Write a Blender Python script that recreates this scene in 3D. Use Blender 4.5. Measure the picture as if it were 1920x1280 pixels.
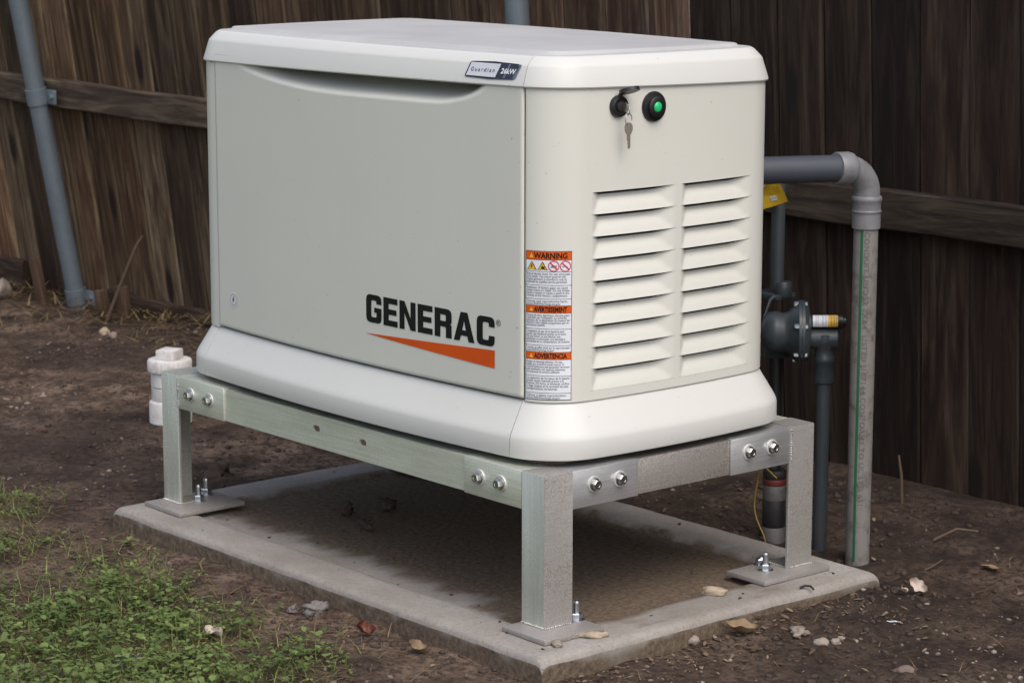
import bpy, bmesh, math, random
import numpy as np
from mathutils import Vector, Matrix, noise as mnoise

for o in list(bpy.data.objects): bpy.data.objects.remove(o)
scene = bpy.context.scene
COL = scene.collection
PI = math.pi
rnd = random.Random(7)

# ------------------------------------------------------------------ camera
CAM = Vector((3.9743, -3.2589, 1.3676))
YAW, PITCH, ROLL, FPX = -0.8682, -0.1852, 0.0011, 4808.0
d_ = Vector((math.sin(YAW)*math.cos(PITCH), math.cos(YAW)*math.cos(PITCH), math.sin(PITCH)))
r_ = Vector((math.cos(YAW), -math.sin(YAW), 0)); u_ = r_.cross(d_)
r2 = r_*math.cos(ROLL)+u_*math.sin(ROLL); u2 = -r_*math.sin(ROLL)+u_*math.cos(ROLL)
cd = bpy.data.cameras.new('camera'); cam = bpy.data.objects.new('camera', cd); COL.objects.link(cam)
m = Matrix((r2, u2, -d_)).transposed().to_4x4(); m.translation = CAM
cam.matrix_world = m
cd.sensor_width = 36; cd.lens = FPX/1920*36; cd.clip_end = 300; cd.clip_start = .05
cd.dof.use_dof = True; cd.dof.focus_distance = 4.62; cd.dof.aperture_fstop = 12.0; cd.dof.aperture_blades = 7
scene.camera = cam

# ------------------------------------------------------------------ world, sun, exposure
SUN_EL, SUN_AZ = math.radians(55), math.radians(104)      # azimuth clockwise from +Y
w = bpy.data.worlds.new('World'); scene.world = w; w.use_nodes = True
nt = w.node_tree; nt.nodes.clear()
sky = nt.nodes.new('ShaderNodeTexSky'); sky.sky_type = 'NISHITA'; sky.sun_disc = False
sky.sun_elevation = SUN_EL; sky.sun_rotation = SUN_AZ
sky.air_density = 1.0; sky.dust_density = 4.0; sky.ozone_density = 1.0
hs = nt.nodes.new('ShaderNodeHueSaturation'); hs.inputs['Saturation'].default_value = .68
bg = nt.nodes.new('ShaderNodeBackground'); bg.inputs['Strength'].default_value = .15
wo = nt.nodes.new('ShaderNodeOutputWorld')
nt.links.new(sky.outputs[0], hs.inputs['Color']); nt.links.new(hs.outputs[0], bg.inputs['Color']); nt.links.new(bg.outputs[0], wo.inputs[0])
sl = bpy.data.lights.new('sun', 'SUN'); sl.energy = 0.5; sl.angle = math.radians(40); sl.color = (1, .96, .91)
so = bpy.data.objects.new('sun', sl); COL.objects.link(so)
sdir = Vector((math.sin(SUN_AZ)*math.cos(SUN_EL), math.cos(SUN_AZ)*math.cos(SUN_EL), math.sin(SUN_EL)))
so.rotation_euler = sdir.to_track_quat('Z', 'Y').to_euler(); so.location = (4, 0, 6)
scene.view_settings.view_transform = 'Standard'; scene.view_settings.look = 'None'
scene.view_settings.exposure = 0.66; scene.view_settings.gamma = 1.0
scene.view_settings.use_curve_mapping = False
scene.render.engine = 'CYCLES'

# ------------------------------------------------------------------ helpers
def tag(o, label=None, cat=None, group=None, kind=None):
    if label: o['label'] = label
    if cat: o['category'] = cat
    if group: o['group'] = group
    if kind: o['kind'] = kind
    return o

def empty(name, loc=(0, 0, 0), rot=(0, 0, 0)):
    o = bpy.data.objects.new(name, None); COL.objects.link(o)
    o.location = loc; o.rotation_euler = rot; o.empty_display_size = .1
    return o

def link(name, me, parent=None):
    o = bpy.data.objects.new(name, me); COL.objects.link(o)
    if parent is not None: o.parent = parent
    return o

class MB:
    """collects verts and faces, then links them as one mesh object"""
    def __init__(s): s.v = []; s.f = []
    def add(s, vs, fs):
        n = len(s.v); s.v += [tuple(p) for p in vs]; s.f += [tuple(i+n for i in f) for f in fs]; return s
    def box(s, x0, x1, y0, y1, z0, z1, r=0.0):
        if r <= 0:
            vs = [(x, y, z) for z in (z0, z1) for y in (y0, y1) for x in (x0, x1)]
            return s.add(vs, [(0, 2, 3, 1), (4, 5, 7, 6), (0, 1, 5, 4), (2, 6, 7, 3), (0, 4, 6, 2), (1, 3, 7, 5)])
        bm = bmesh.new(); bmesh.ops.create_cube(bm, size=1)
        for v in bm.verts:
            v.co = Vector(((x0+x1)/2+v.co.x*(x1-x0), (y0+y1)/2+v.co.y*(y1-y0), (z0+z1)/2+v.co.z*(z1-z0)))
        bmesh.ops.bevel(bm, geom=bm.edges[:], offset=r, segments=2, affect='EDGES', profile=.5)
        bm.verts.index_update()
        s.add([v.co[:] for v in bm.verts], [[v.index for v in f.verts] for f in bm.faces]); bm.free(); return s
    def lathe(s, prof, org, axis, n=24, caps=True):
        """profile list of (radius, height) along axis from org"""
        a = Vector(axis).normalized(); t = a.orthogonal().normalized(); b = a.cross(t); o = Vector(org)
        vs = []
        for (r, h) in prof:
            for i in range(n):
                an = 2*PI*i/n; vs.append(o+a*h+(t*math.cos(an)+b*math.sin(an))*r)
        fs = []
        for k in range(len(prof)-1):
            for i in range(n):
                j = (i+1) % n; fs.append((k*n+i, k*n+j, (k+1)*n+j, (k+1)*n+i))
        if caps:
            fs.append(tuple(range(n-1, -1, -1))); fs.append(tuple((len(prof)-1)*n+i for i in range(n)))
        return s.add(vs, fs)
    def tube(s, pts, rad, n=12, caps=True):
        P = [Vector(p) for p in pts]; R = rad if isinstance(rad, (list, tuple)) else [rad]*len(P)
        vs = []; fs = []; ref = None
        for i, p in enumerate(P):
            t = (P[min(i+1, len(P)-1)]-P[max(i-1, 0)]).normalized()
            if ref is None: ref = t.orthogonal().normalized()
            ref = (ref-t*ref.dot(t)).normalized(); b = t.cross(ref)
            for k in range(n):
                an = 2*PI*k/n; vs.append(p+(ref*math.cos(an)+b*math.sin(an))*R[i])
        for i in range(len(P)-1):
            for k in range(n):
                j = (k+1) % n; fs.append((i*n+k, i*n+j, (i+1)*n+j, (i+1)*n+k))
        if caps: fs.append(tuple(range(n-1, -1, -1))); fs.append(tuple((len(P)-1)*n+k for k in range(n)))
        return s.add(vs, fs)
    def grid(s, rows, wrap=False, flip=False):
        n = len(rows[0]); vs = [p for r in rows for p in r]; fs = []
        for i in range(len(rows)-1):
            for j in range(n if wrap else n-1):
                k = (j+1) % n
                f = (i*n+j, i*n+k, (i+1)*n+k, (i+1)*n+j); fs.append(f[::-1] if flip else f)
        return s.add(vs, fs)
    def mesh(s, name, mat, smooth=None):
        me = bpy.data.meshes.new(name); me.from_pydata(s.v, [], s.f); me.update()
        if mat: me.materials.append(mat)
        if smooth is not None:
            me.shade_smooth(); me.set_sharp_from_angle(angle=math.radians(smooth))
        return me
    def build(s, name, mat, parent=None, smooth=None):
        return link(name, s.mesh(name, mat, smooth), parent)

# ------------------------------------------------------------------ materials
class NT:
    def __init__(s, name):
        s.m = bpy.data.materials.new(name); s.m.use_nodes = True; s.t = s.m.node_tree
        s.b = s.t.nodes['Principled BSDF']; s.geo = None
    def n(s, ty, **kw):
        x = s.t.nodes.new('ShaderNode'+ty)
        for k, v in kw.items(): setattr(x, k, v)
        return x
    def l(s, a, b): s.t.links.new(a, b)
    def coord(s, kind='Object', scale=(1, 1, 1), rand=False):
        tc = s.n('TexCoord'); mp = s.n('Mapping'); mp.inputs['Scale'].default_value = scale
        s.l(tc.outputs[kind], mp.inputs['Vector'])
        if rand:
            oi = s.n('ObjectInfo'); mul = s.n('Math', operation='MULTIPLY'); mul.inputs[1].default_value = 57.0
            s.l(oi.outputs['Random'], mul.inputs[0])
            cb = s.n('CombineXYZ'); s.l(mul.outputs[0], cb.inputs[0]); s.l(mul.outputs[0], cb.inputs[2])
            s.l(cb.outputs[0], mp.inputs['Location'])
        return mp.outputs[0]
    def world(s, scale=(1, 1, 1)):
        g = s.n('NewGeometry'); mp = s.n('Mapping'); mp.inputs['Scale'].default_value = scale
        s.l(g.outputs['Position'], mp.inputs['Vector']); return mp.outputs[0]
    def noise(s, vec, scale, detail=4, rough=.55, dist=0):
        x = s.n('TexNoise'); x.inputs['Scale'].default_value = scale; x.inputs['Detail'].default_value = detail
        x.inputs['Roughness'].default_value = rough; x.inputs['Distortion'].default_value = dist
        s.l(vec, x.inputs['Vector']); return x.outputs['Fac']
    def ramp(s, fac, stops, interp='LINEAR'):
        x = s.n('ValToRGB'); e = x.color_ramp; e.interpolation = interp
        while len(e.elements) < len(stops): e.elements.new(.5)
        for el, (p, c) in zip(e.elements, stops):
            el.position = p; el.color = (c, c, c, 1) if isinstance(c, (int, float)) else (*c, 1)
        s.l(fac, x.inputs['Fac']); return x.outputs['Color']
    def mix(s, fac, a, b, mode='MIX'):
        x = s.n('Mix', data_type='RGBA', blend_type=mode)
        for sock, v in ((x.inputs[0], fac), (x.inputs[6], a), (x.inputs[7], b)):
            if isinstance(v, (int, float)): sock.default_value = v
            elif isinstance(v, tuple): sock.default_value = (*v, 1)
            else: s.l(v, sock)
        return x.outputs[2]
    def math(s, op, a, b):
        x = s.n('Math', operation=op)
        for sock, v in ((x.inputs[0], a), (x.inputs[1], b)):
            if isinstance(v, (int, float)): sock.default_value = v
            else: s.l(v, sock)
        return x.outputs[0]
    def set(s, **kw):
        names = {'color': 'Base Color', 'rough': 'Roughness', 'metal': 'Metallic', 'coat': 'Coat Weight', 'spec': 'Specular IOR Level', 'croug': 'Coat Roughness'}
        for k, v in kw.items():
            i = s.b.inputs[names[k]]
            if isinstance(v, tuple): i.default_value = (*v, 1)
            elif isinstance(v, (int, float)): i.default_value = v
            else: s.l(v, i)
        return s
    def bump(s, h, strength=.3, dist=.01):
        x = s.n('Bump'); x.inputs['Strength'].default_value = strength; x.inputs['Distance'].default_value = dist
        s.l(h, x.inputs['Height']); s.l(x.outputs[0], s.b.inputs['Normal']); return s

M = {}
def plain(name, c, rough=.5, metal=0, coat=0, bump=0, bscale=300, dirt=0, dirtc=(.09, .06, .045)):
    t = NT(name); t.set(rough=rough, metal=metal, coat=coat)
    v = t.world()
    n = t.noise(v, 9, 5)
    col = t.mix(t.ramp(n, [(.35, 0), (.7, 1)]), tuple(x*.93 for x in c), tuple(min(1, x*1.04) for x in c))
    if dirt:
        n2 = t.noise(v, 34, 8, .7)
        col = t.mix(t.math('MULTIPLY', t.ramp(n2, [(.5, 0), (.68, 1)]), dirt), col, dirtc)
    t.set(color=col)
    if bump: t.bump(t.noise(v, bscale, 2), bump, .002)
    M[name] = t.m; return t.m

def paint(name, c, rough=.38):
    t = NT(name); v = t.world()
    n = t.noise(v, 3.2, 4); fine = t.noise(v, 46, 6, .7)
    col = t.mix(t.ramp(n, [(.3, 0), (.7, 1)]), tuple(x*.965 for x in c), c)
    specks = t.ramp(t.noise(v, 120, 2, .5), [(.735, 0), (.76, 1)])            # splashes of soil
    col = t.mix(t.math('MULTIPLY', specks, .35), col, (.2, .16, .12))
    streak = t.ramp(t.noise(t.world((14, 14, .8)), 3, 5), [(.5, 0), (.8, 1)])
    col = t.mix(t.math('MULTIPLY', streak, .02), col, (.32, .29, .24))
    t.set(color=col, rough=t.math('ADD', t.math('MULTIPLY', fine, .16), rough-.08), spec=.45)
    t.bump(t.noise(v, 520, 2), .035, .001)
    M[name] = t.m
paint('paint', (.625, .618, .56))
paint('lid_paint', (.58, .575, .545), .46)
def lid_top():
    t = NT('lid_top'); v = t.world()
    n = t.noise(v, 5, 5, .5); f = t.noise(t.world((60, 9, 9)), 1, 4)
    dust = t.ramp(n, [(.35, 0), (.68, 1)])
    col = t.mix(dust, (.45, .445, .44), (.39, .383, .375))
    col = t.mix(t.math('MULTIPLY', t.ramp(f, [(.45, 0), (.7, 1)]), .15), col, (.32, .31, .29))
    t.set(color=col, rough=.55, spec=.4); t.bump(t.noise(v, 300, 3), .1, .001); M['lid_top'] = t.m
lid_top()

def alu(name, speckle, tint, metal, dirt, along=(1.6, 1.6, 75)):
    t = NT(name); v = t.world()
    brush = t.noise(t.world(along), 4, 6, .65); big = t.noise(v, 7, 5, .6)
    col = t.mix(t.ramp(big, [(.35, 0), (.65, 1)]), tuple(x*.88 for x in tint), tint)
    col = t.mix(t.math('MULTIPLY', t.ramp(brush, [(.35, 1), (.6, 0)]), .34), col, tuple(x*.5 for x in tint))
    vc = t.n('TexVoronoi'); vc.inputs['Scale'].default_value = 520; t.l(v, vc.inputs['Vector'])
    sx_ = t.n('SeparateColor'); t.l(vc.outputs['Color'], sx_.inputs[0])
    sp = t.math('ADD', t.math('MULTIPLY', sx_.outputs[0], .75), t.math('MULTIPLY', t.noise(v, 40, 6, .75), .5))
    dm = t.math('MULTIPLY', t.ramp(sp, [(.34, .12), (.86, 1)]), t.math('MULTIPLY', t.ramp(big, [(.36, .45), (.60, 1)]), speckle))
    t.set(color=t.mix(dm, col, dirt), metal=t.math('MULTIPLY', t.math('SUBTRACT', 1, dm), metal), rough=t.math('ADD', t.math('MULTIPLY', brush, .22), .34))
    t.bump(brush, .12, .001); M[name] = t.m
alu('aluminium', .22, (.90, .925, .81), .74, (.26, .24, .19))  # green tint holds the lawn's reflection, put into the metal colour
alu('aluminium_leg', .42, (.80, .82, .75), .86, (.20, .185, .15), (75, 75, 1.6))  # weaker green reflection in the tint, brushed upright for the legs
alu('aluminium_clean', .28, (.74, .745, .75), .88, (.20, .175, .155))
alu('aluminium_spattered', .95, (.60, .585, .56), .78, (.145, .108, .086))
alu('aluminium_plate', .9, (.46, .44, .42), .45, (.20, .165, .14))
plain('steel', (.50, .49, .47), .30, 1); plain('zinc', (.55, .58, .62), .32, 1)
plain('dark_steel', (.10, .10, .10), .35, .8); plain('washer', (.55, .55, .54), .5, .35, dirt=.5)
plain('weld', (.50, .49, .47), .42, .9, dirt=.6)
plain('black_plastic', (.012, .012, .013), .38); plain('black_rubber', (.02, .02, .02), .6)
plain('print_black', (.012, .014, .013), .5); plain('print_orange', (.60, .085, .012), .5)
plain('label_white', (.70, .72, .76), .35); plain('label_orange', (.62, .10, .015), .4); plain('label_yellow', (.75, .45, .03), .45)
plain('label_red', (.55, .02, .05), .45); plain('label_grey', (.16, .16, .18), .5)
plain('badge_silver', (.56, .57, .62), .35); plain('badge_navy', (.018, .02, .032), .22); plain('badge_stripe', (.10, .115, .17), .3)
plain('white_pvc', (.72, .69, .67), .45, dirt=.4, dirtc=(.26, .18, .13))
plain('conduit_dark', (.055, .062, .077), .45); plain('conduit_light', (.20, .188, .176), .6, dirt=1.0, dirtc=(.085, .062, .045))
plain('conduit_grey', (.19, .19, .20), .45, dirt=.45)
plain('gas_paint', (.036, .046, .053), .36, dirt=.3); plain('gas_pipe', (.045, .055, .065), .45, dirt=.25)
plain('tag_yellow', (.62, .40, .02), .5); plain('tag_print', (.35, .22, .02), .5)
plain('wire_yellow', (.28, .185, .02), .5, dirt=.4); plain('tape_black', (.015, .015, .017), .4); plain('print_green', (.01, .11, .05), .5); plain('print_grey', (.115, .105, .10), .6)
plain('galvanised', (.165, .20, .23), .5, .35, dirt=.25, dirtc=(.10, .11, .12))
plain('interior', (.01, .01, .01), .9)
plain('key_metal', (.62, .58, .52), .25, 1)
plain('stone_pale', (.26, .215, .18), .8, bump=.4, bscale=60); plain('stone_brown', (.16, .12, .10), .85, bump=.4, bscale=60)
plain('clod', (.068, .050, .042), .95, bump=.8, bscale=70)
plain('bark', (.15, .105, .06), .85, bump=.6, bscale=90, dirt=.6, dirtc=(.05, .035, .025))
plain('dry_leaf', (.23, .155, .09), .8, dirt=.8); plain('red_leaf', (.13, .035, .018), .6, dirt=.4); plain('pale_leaf', (.48, .40, .34), .7, dirt=.4)
plain('wood_chip', (.40, .32, .23), .8, bump=.5, bscale=120, dirt=.5); plain('twig', (.11, .072, .048), .85, bump=.4)
plain('ash', (.17, .155, .145), .95, dirt=.95, dirtc=(.06, .045, .04))
for k_ in ('print_black', 'print_orange', 'label_orange', 'interior', 'clod'): M[k_].node_tree.nodes['Principled BSDF'].inputs['Specular IOR Level'].default_value = .12
t = NT('lamp_green'); t.set(color=(.02, .35, .12), rough=.12)
t.b.inputs['Emission Color'].default_value = (.02, .9, .25, 1); t.b.inputs['Emission Strength'].default_value = .10; M['lamp_green'] = t.m

def wood(name, dark, light, warm, ax=2):
    def sc(a, b): q = [a, a, a]; q[ax] = b; return tuple(q)
    t = NT(name); v = t.coord('Object', (1, 1, 1), True)
    def nn(a, b, scale, det, ro, di):
        mp = t.n('Mapping'); mp.inputs['Scale'].default_value = sc(a, b); t.l(v, mp.inputs['Vector']); return t.noise(mp.outputs[0], scale, det, ro, di)
    grain = nn(15, 1.6, 1.5, 6, .62, 1.3); broad = nn(6, 1.1, 1.4, 4, .6, .9); fine = nn(48, 2.2, 1.6, 4, .7, .5)
    col = t.ramp(grain, [(.30, tuple(x*.38 for x in dark)), (.45, dark), (.58, light), (.74, tuple(x*1.7 for x in light))])
    col = t.mix(t.ramp(broad, [(.40, 0), (.60, .85)]), col, t.mix(.35, warm, col))
    col = t.mix(t.ramp(fine, [(.36, .7), (.50, 0)]), col, tuple(x*.40 for x in dark))
    if ax == 2:      # silvered edges of the boards
        tc = t.n('TexCoord'); sp = t.n('SeparateXYZ'); t.l(tc.outputs['Object'], sp.inputs[0]); ab = t.math('ABSOLUTE', sp.outputs[0], 0)
        em = t.math('MULTIPLY', t.ramp(t.math('ADD', t.math('MULTIPLY', ab, 10), t.math('MULTIPLY', t.math('SUBTRACT', grain, .5), .9)), [(.46, 0), (.72, 1)]), .55)
        col = t.mix(em, col, t.mix(t.ramp(fine, [(.38, .7), (.55, 0)]), (.128, .102, .080), (.05, .036, .027)))
    oi = t.n('ObjectInfo')
    col = t.mix(1.0, col, oi.outputs['Color'], 'MULTIPLY')
    # knots
    mp3 = t.n('Mapping'); mp3.inputs['Scale'].default_value = sc(13, 4.2); t.l(v, mp3.inputs['Vector'])
    vo = t.n('TexVoronoi'); vo.inputs['Scale'].default_value = .55; vo.inputs['Randomness'].default_value = 1; t.l(mp3.outputs[0], vo.inputs['Vector'])
    kn = t.ramp(vo.outputs['Distance'], [(.10, .95), (.19, 0)])
    col = t.mix(kn, col, (.012, .008, .006))
    t.set(color=col, rough=.82, spec=.25)
    t.bump(t.math('ADD', grain, t.math('MULTIPLY', broad, .5)), .7, .005); M[name] = t.m
wood('fence_wood', (.052, .032, .023), (.110, .078, .056), (.048, .023, .015))
wood('rail_wood', (.07, .05, .036), (.15, .115, .082), (.06, .04, .03), 0)
wood('stake_wood', (.07, .05, .036), (.14, .105, .075), (.06, .04, .03))

def soil():
    t = NT('soil'); v = t.world()
    big = t.noise(v, 1.1, 5, .6); mid = t.noise(v, 7, 8, .68); fine = t.noise(v, 60, 6, .7)
    c = t.ramp(mid, [(.34, (.030, .020, .015)), (.46, (.112, .072, .049)), (.58, (.212, .147, .104)), (.78, (.29, .21, .155))])
    c = t.mix(t.ramp(big, [(.40, .75), (.60, 0)]), c, (.040, .026, .020))
    c = t.mix(t.math('MULTIPLY', t.ramp(fine, [(.40, 1), (.56, 0)]), .8), c, (.024, .016, .013))
    peb = t.n('TexVoronoi'); peb.inputs['Scale'].default_value = 75; t.l(v, peb.inputs['Vector'])
    pm = t.math('MULTIPLY', t.ramp(peb.outputs['Distance'], [(.12, 1), (.22, 0)]), t.ramp(t.noise(v, 31, 2), [(.60, 0), (.66, 1)]))
    c = t.mix(t.math('MULTIPLY', pm, .3), c, (.27, .22, .19))
    dm = t.n('Attribute', attribute_name='painted_shade')
    c = t.mix(t.math('MULTIPLY', dm.outputs['Fac'], .85), c, t.mix(.55, c, (.018, .012, .010)))  # shade at right and rear, put into the soil colour
    # meadow farther out: green cover as an attribute painted per vertex (vegetation cover, not light)
    at = t.n('Attribute', attribute_name='cover')
    thatch = t.ramp(mid, [(.35, (.040, .034, .016)), (.65, (.120, .105, .050))])
    c = t.mix(at.outputs['Fac'], c, t.mix(t.ramp(at.outputs['Fac'], [(.72, 0), (.95, 1)]), thatch, t.ramp(mid, [(.35, (.075, .11, .026)), (.65, (.25, .33, .085))])))
    t.set(color=c, rough=.9, spec=.25)
    h = t.math('ADD', t.math('MULTIPLY', mid, .6), t.math('MULTIPLY', fine, .75)); t.bump(h, 1.0, .016); M['soil'] = t.m
soil()

def concrete():
    t = NT('concrete'); v = t.world()
    big = t.noise(v, 3.5, 6, .6); fine = t.noise(v, 90, 6, .7); st = t.noise(t.world((7, 3.2, 3)), 1.4, 6, .65)
    c = t.ramp(big, [(.3, (.225, .199, .172)), (.55, (.305, .282, .256)), (.75, (.38, .357, .33))])
    c = t.mix(t.math('MULTIPLY', t.ramp(fine, [(.35, 1), (.55, 0)]), .35), c, (.16, .14, .12))
    # soil washed onto the slab's middle and roughcast sides
    at = t.n('Attribute', attribute_name='soil')
    s0 = t.math('ADD', at.outputs['Fac'], t.math('MULTIPLY', t.math('SUBTRACT', st, .5), 1.5))
    s0 = t.math('ADD', s0, t.math('MULTIPLY', t.math('SUBTRACT', fine, .5), .45))
    sm = t.ramp(s0, [(.42, 0), (.72, 1)])
    soilc = t.ramp(fine, [(.35, (.068, .048, .034)), (.55, (.145, .106, .074)), (.75, (.22, .166, .118))])
    c = t.mix(sm, c, soilc)
    c = t.mix(t.math('MULTIPLY', t.ramp(t.noise(v, 230, 3, .7), [(.36, 1), (.52, 0)]), .22), c, (.11, .092, .078))
    dots = t.ramp(t.noise(v, 75, 2), [(.70, 0), (.73, 1)]); c = t.mix(t.math('MULTIPLY', dots, .6), c, (.06, .045, .035))
    t.set(color=c, rough=.86, spec=.3)
    t.bump(t.math('ADD', fine, t.math('MULTIPLY', sm, .4)), .45, .004); M['concrete'] = t.m
concrete()

def leafmat(name, a, b):
    t = NT(name); at = t.n('Attribute', attribute_name='tint')
    c = t.ramp(at.outputs['Fac'], [(0, a), (1, b)])
    t.set(color=c, rough=.55, spec=.3)
    tr = t.n('BsdfTranslucent'); t.l(c, tr.inputs['Color'])
    mx = t.n('MixShader'); mx.inputs[0].default_value = .28
    t.l(t.b.outputs[0], mx.inputs[1]); t.l(tr.outputs[0], mx.inputs[2])
    t.l(mx.outputs[0], t.t.nodes['Material Output'].inputs[0]); M[name] = t.m
leafmat('weed_leaf', (.072, .108, .028), (.205, .27, .082))
leafmat('grass_leaf', (.09, .125, .030), (.24, .27, .09))
leafmat('litter', (.08, .05, .03), (.31, .235, .165))
leafmat('straw', (.12, .075, .035), (.34, .25, .13))

# ------------------------------------------------------------------ ground
PX0, PX1, PY0, PY1 = -.679, .734, -.446, .430
GRASS = [(-6, -.95), (-1.5, -.50), (-1.187, -.44), (-.995, -.37), (-.80, -.40), (-.36, -.53), (-.084, -.60), (.085, -.575), (.26, -.575), (.40, -.66), (.55, -.80), (1.3, -1.5), (6, -4.2)]
def grass_edge(x):
    for (a, b), (c, e) in zip(GRASS, GRASS[1:]):
        if a <= x <= c: return b+(e-b)*(x-a)/(c-a)
    return -1.2
def nz(x, y, s, seed=0): return mnoise.noise((x*s+seed, y*s-seed*.7, seed*1.3))
def cover(x, y):
    """share of vegetation on the soil"""
    e = grass_edge(x)
    d = (e-y)+.16*nz(x, y, 2.3, 3)+.10*nz(x, y, 6.5, 5)
    c = max(0, min(1, d/.16+.25))
    p = .70+.22*max(0, min(1, (-.65-y)/.25))+.95*nz(x, y, 2.7, 9)+.65*nz(x, y, 7, 2)
    return c*max(.06, min(1, p))
def ground_z(x, y):
    z = -.047+.012*nz(x, y, 1.3, 1)+.010*nz(x, y, 4.1, 2)+.007*nz(x, y, 11, 4)+(.014*max(0, nz(x, y, 17, 6))+.011*max(0, nz(x, y, 31, 8)))*max(.15, min(1, .5+1.4*nz(x, y, 1.9, 15)))
    if x < -1.9: z -= .05*min(1, (-1.9-x)/1.2)
    if y > .55: z += .02*min(1, (y-.55)/.4)
    if x > PX1-.02 and -.1 < y < .6: z += .016*max(0, 1-(x-PX1)/.25)*min(1, (y+.1)/.2)
    k = .05                                                    # hollow under the slab
    if PX0+k < x < PX1-k and PY0+k < y < PY1-k: z = min(z, -.085)
    return z
xs = np.concatenate([np.linspace(-60, -6, 14)[:-1], np.linspace(-6, -3.4, 34)[:-1], np.arange(-3.4, 1.7, .0135), np.linspace(1.7, 6, 50), np.linspace(6, 60, 14)[1:]])
ys = np.concatenate([np.linspace(-60, -6, 14)[:-1], np.linspace(-6, -1.5, 70)[:-1], np.arange(-1.5, 1.35, .0135), np.linspace(1.36, 6, 24), np.linspace(6, 60, 12)[1:]])
gv = []; gc = []; gd = []
for y in ys:
    for x in xs:
        x = float(x); y = float(y); gv.append((x, y, ground_z(x, y)))
        gd.append(max(0, min(1, (x+y*.9-.1+.35*nz(x, y, 1.7, 12))/.9)))       # shade towards the right-hand fence, painted into the soil colour
        far = max(0, min(1, max((-1.12-y-.25*max(0, x+.2))/.4, min((-1.35-x)/.4, (-.62-y)/.3))))                # lawn towards the house
        gc.append(min(1, max(.70*cover(x, y), far*(.8+.25*nz(x, y, 3, 8)))))
nx = len(xs); gf = [(j*nx+i, j*nx+i+1, (j+1)*nx+i+1, (j+1)*nx+i) for j in range(len(ys)-1) for i in range(nx-1)]
me = bpy.data.meshes.new('ground'); me.from_pydata(gv, [], gf); me.materials.append(M['soil']); me.shade_smooth()
at = me.attributes.new('cover', 'FLOAT', 'POINT'); at.data.foreach_set('value', gc)
at = me.attributes.new('painted_shade', 'FLOAT', 'POINT'); at.data.foreach_set('value', gd)
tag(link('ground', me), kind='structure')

# ------------------------------------------------------------------ concrete pad
def pad():
    n = 110; mth = 70; R = .018
    xs_ = [PX0+(PX1-PX0)*i/n for i in range(n+1)]; ys_ = [PY0+(PY1-PY0)*i/mth for i in range(mth+1)]
    mb = MB(); soil_ = []
    def edge(x, y):
        return min(x-PX0, PX1-x, y-PY0, PY1-y)
    # top: extra rows near the rim make its rounded arris
    def rows(a, b, k): 
        inner = [a+R+(b-a-2*R)*i/k for i in range(k+1)]
        return [a+R*t for t in (.0, .08, .25, .55)]+inner+[b-R*t for t in (.55, .25, .08, .0)]
    X = rows(PX0, PX1, n); Y = rows(PY0, PY1, mth)
    grid = []
    for y in Y:
        r = []
        for x in X:
            dx = min(x-PX0, PX1-x); dy = min(y-PY0, PY1-y); e = min(dx, dy)
            wob = .0035*nz(x, y, 9, 3)+.002*nz(x, y, 23, 8)
            z = -.0005+.0009*nz(x, y, 12, 7)
            for q in (dx, dy):
                if q < R: z -= R*(1-math.sqrt(max(0, 1-(1-q/R)**2)))*.8
            # tooled border: a faint groove 95 mm in from the rim
            wr = min(1, max(0, (min(dx-.004, dy)-.098-.004*nz(x, y, 5, 2))/.016)); z -= .011*wr*wr*(3-2*wr)
            ox = wob if dx < R*1.2 else 0; oy = wob if dy < R*1.2 else 0
            r.append((x+ox, y+oy, z)); 
            # soil has settled in the sunken middle, thinner along the front
            s = .20+.85*max(0, min(1, (e-.085)/.05))
            if y < -.15: s -= .78*max(0, min(1, (-.19-y)/.13))*max(0, min(1, (.60-x)/.30))
            if e < .10: s += .16*max(0, min(1, (x-.3)/.3))
            soil_.append(max(.08, s) if e > .03 else .12)
        grid.append(r)
    mb.grid(grid)
    # sides
    ring = [grid[0][i] for i in range(len(X))]+[grid[j][-1] for j in range(1, len(Y))]+[grid[-1][i] for i in range(len(X)-2, -1, -1)]+[grid[j][0] for j in range(len(Y)-2, 0, -1)]
    low = []
    for zz in (-.030, -.055, -.11):
        low.append([(p[0]+.003*nz(p[0]+p[1], zz, 30, 5), p[1]+.003*nz(p[0]-p[1], zz, 30, 9), zz) for p in ring])
    nb = len(mb.v)
    mb.grid([ring]+low, wrap=True, flip=True)
    soil_ += [.62]*len(ring)+[.84]*len(ring)+[.9]*len(ring)+[.95]*len(ring)
    o = mb.build('concrete_pad', M['concrete'], smooth=50)
    a = o.data.attributes.new('soil', 'FLOAT', 'POINT'); a.data.foreach_set('value', soil_)
    tag(o, 'weathered concrete slab with soil on top under the aluminium stand', 'concrete slab')
pad()

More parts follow.
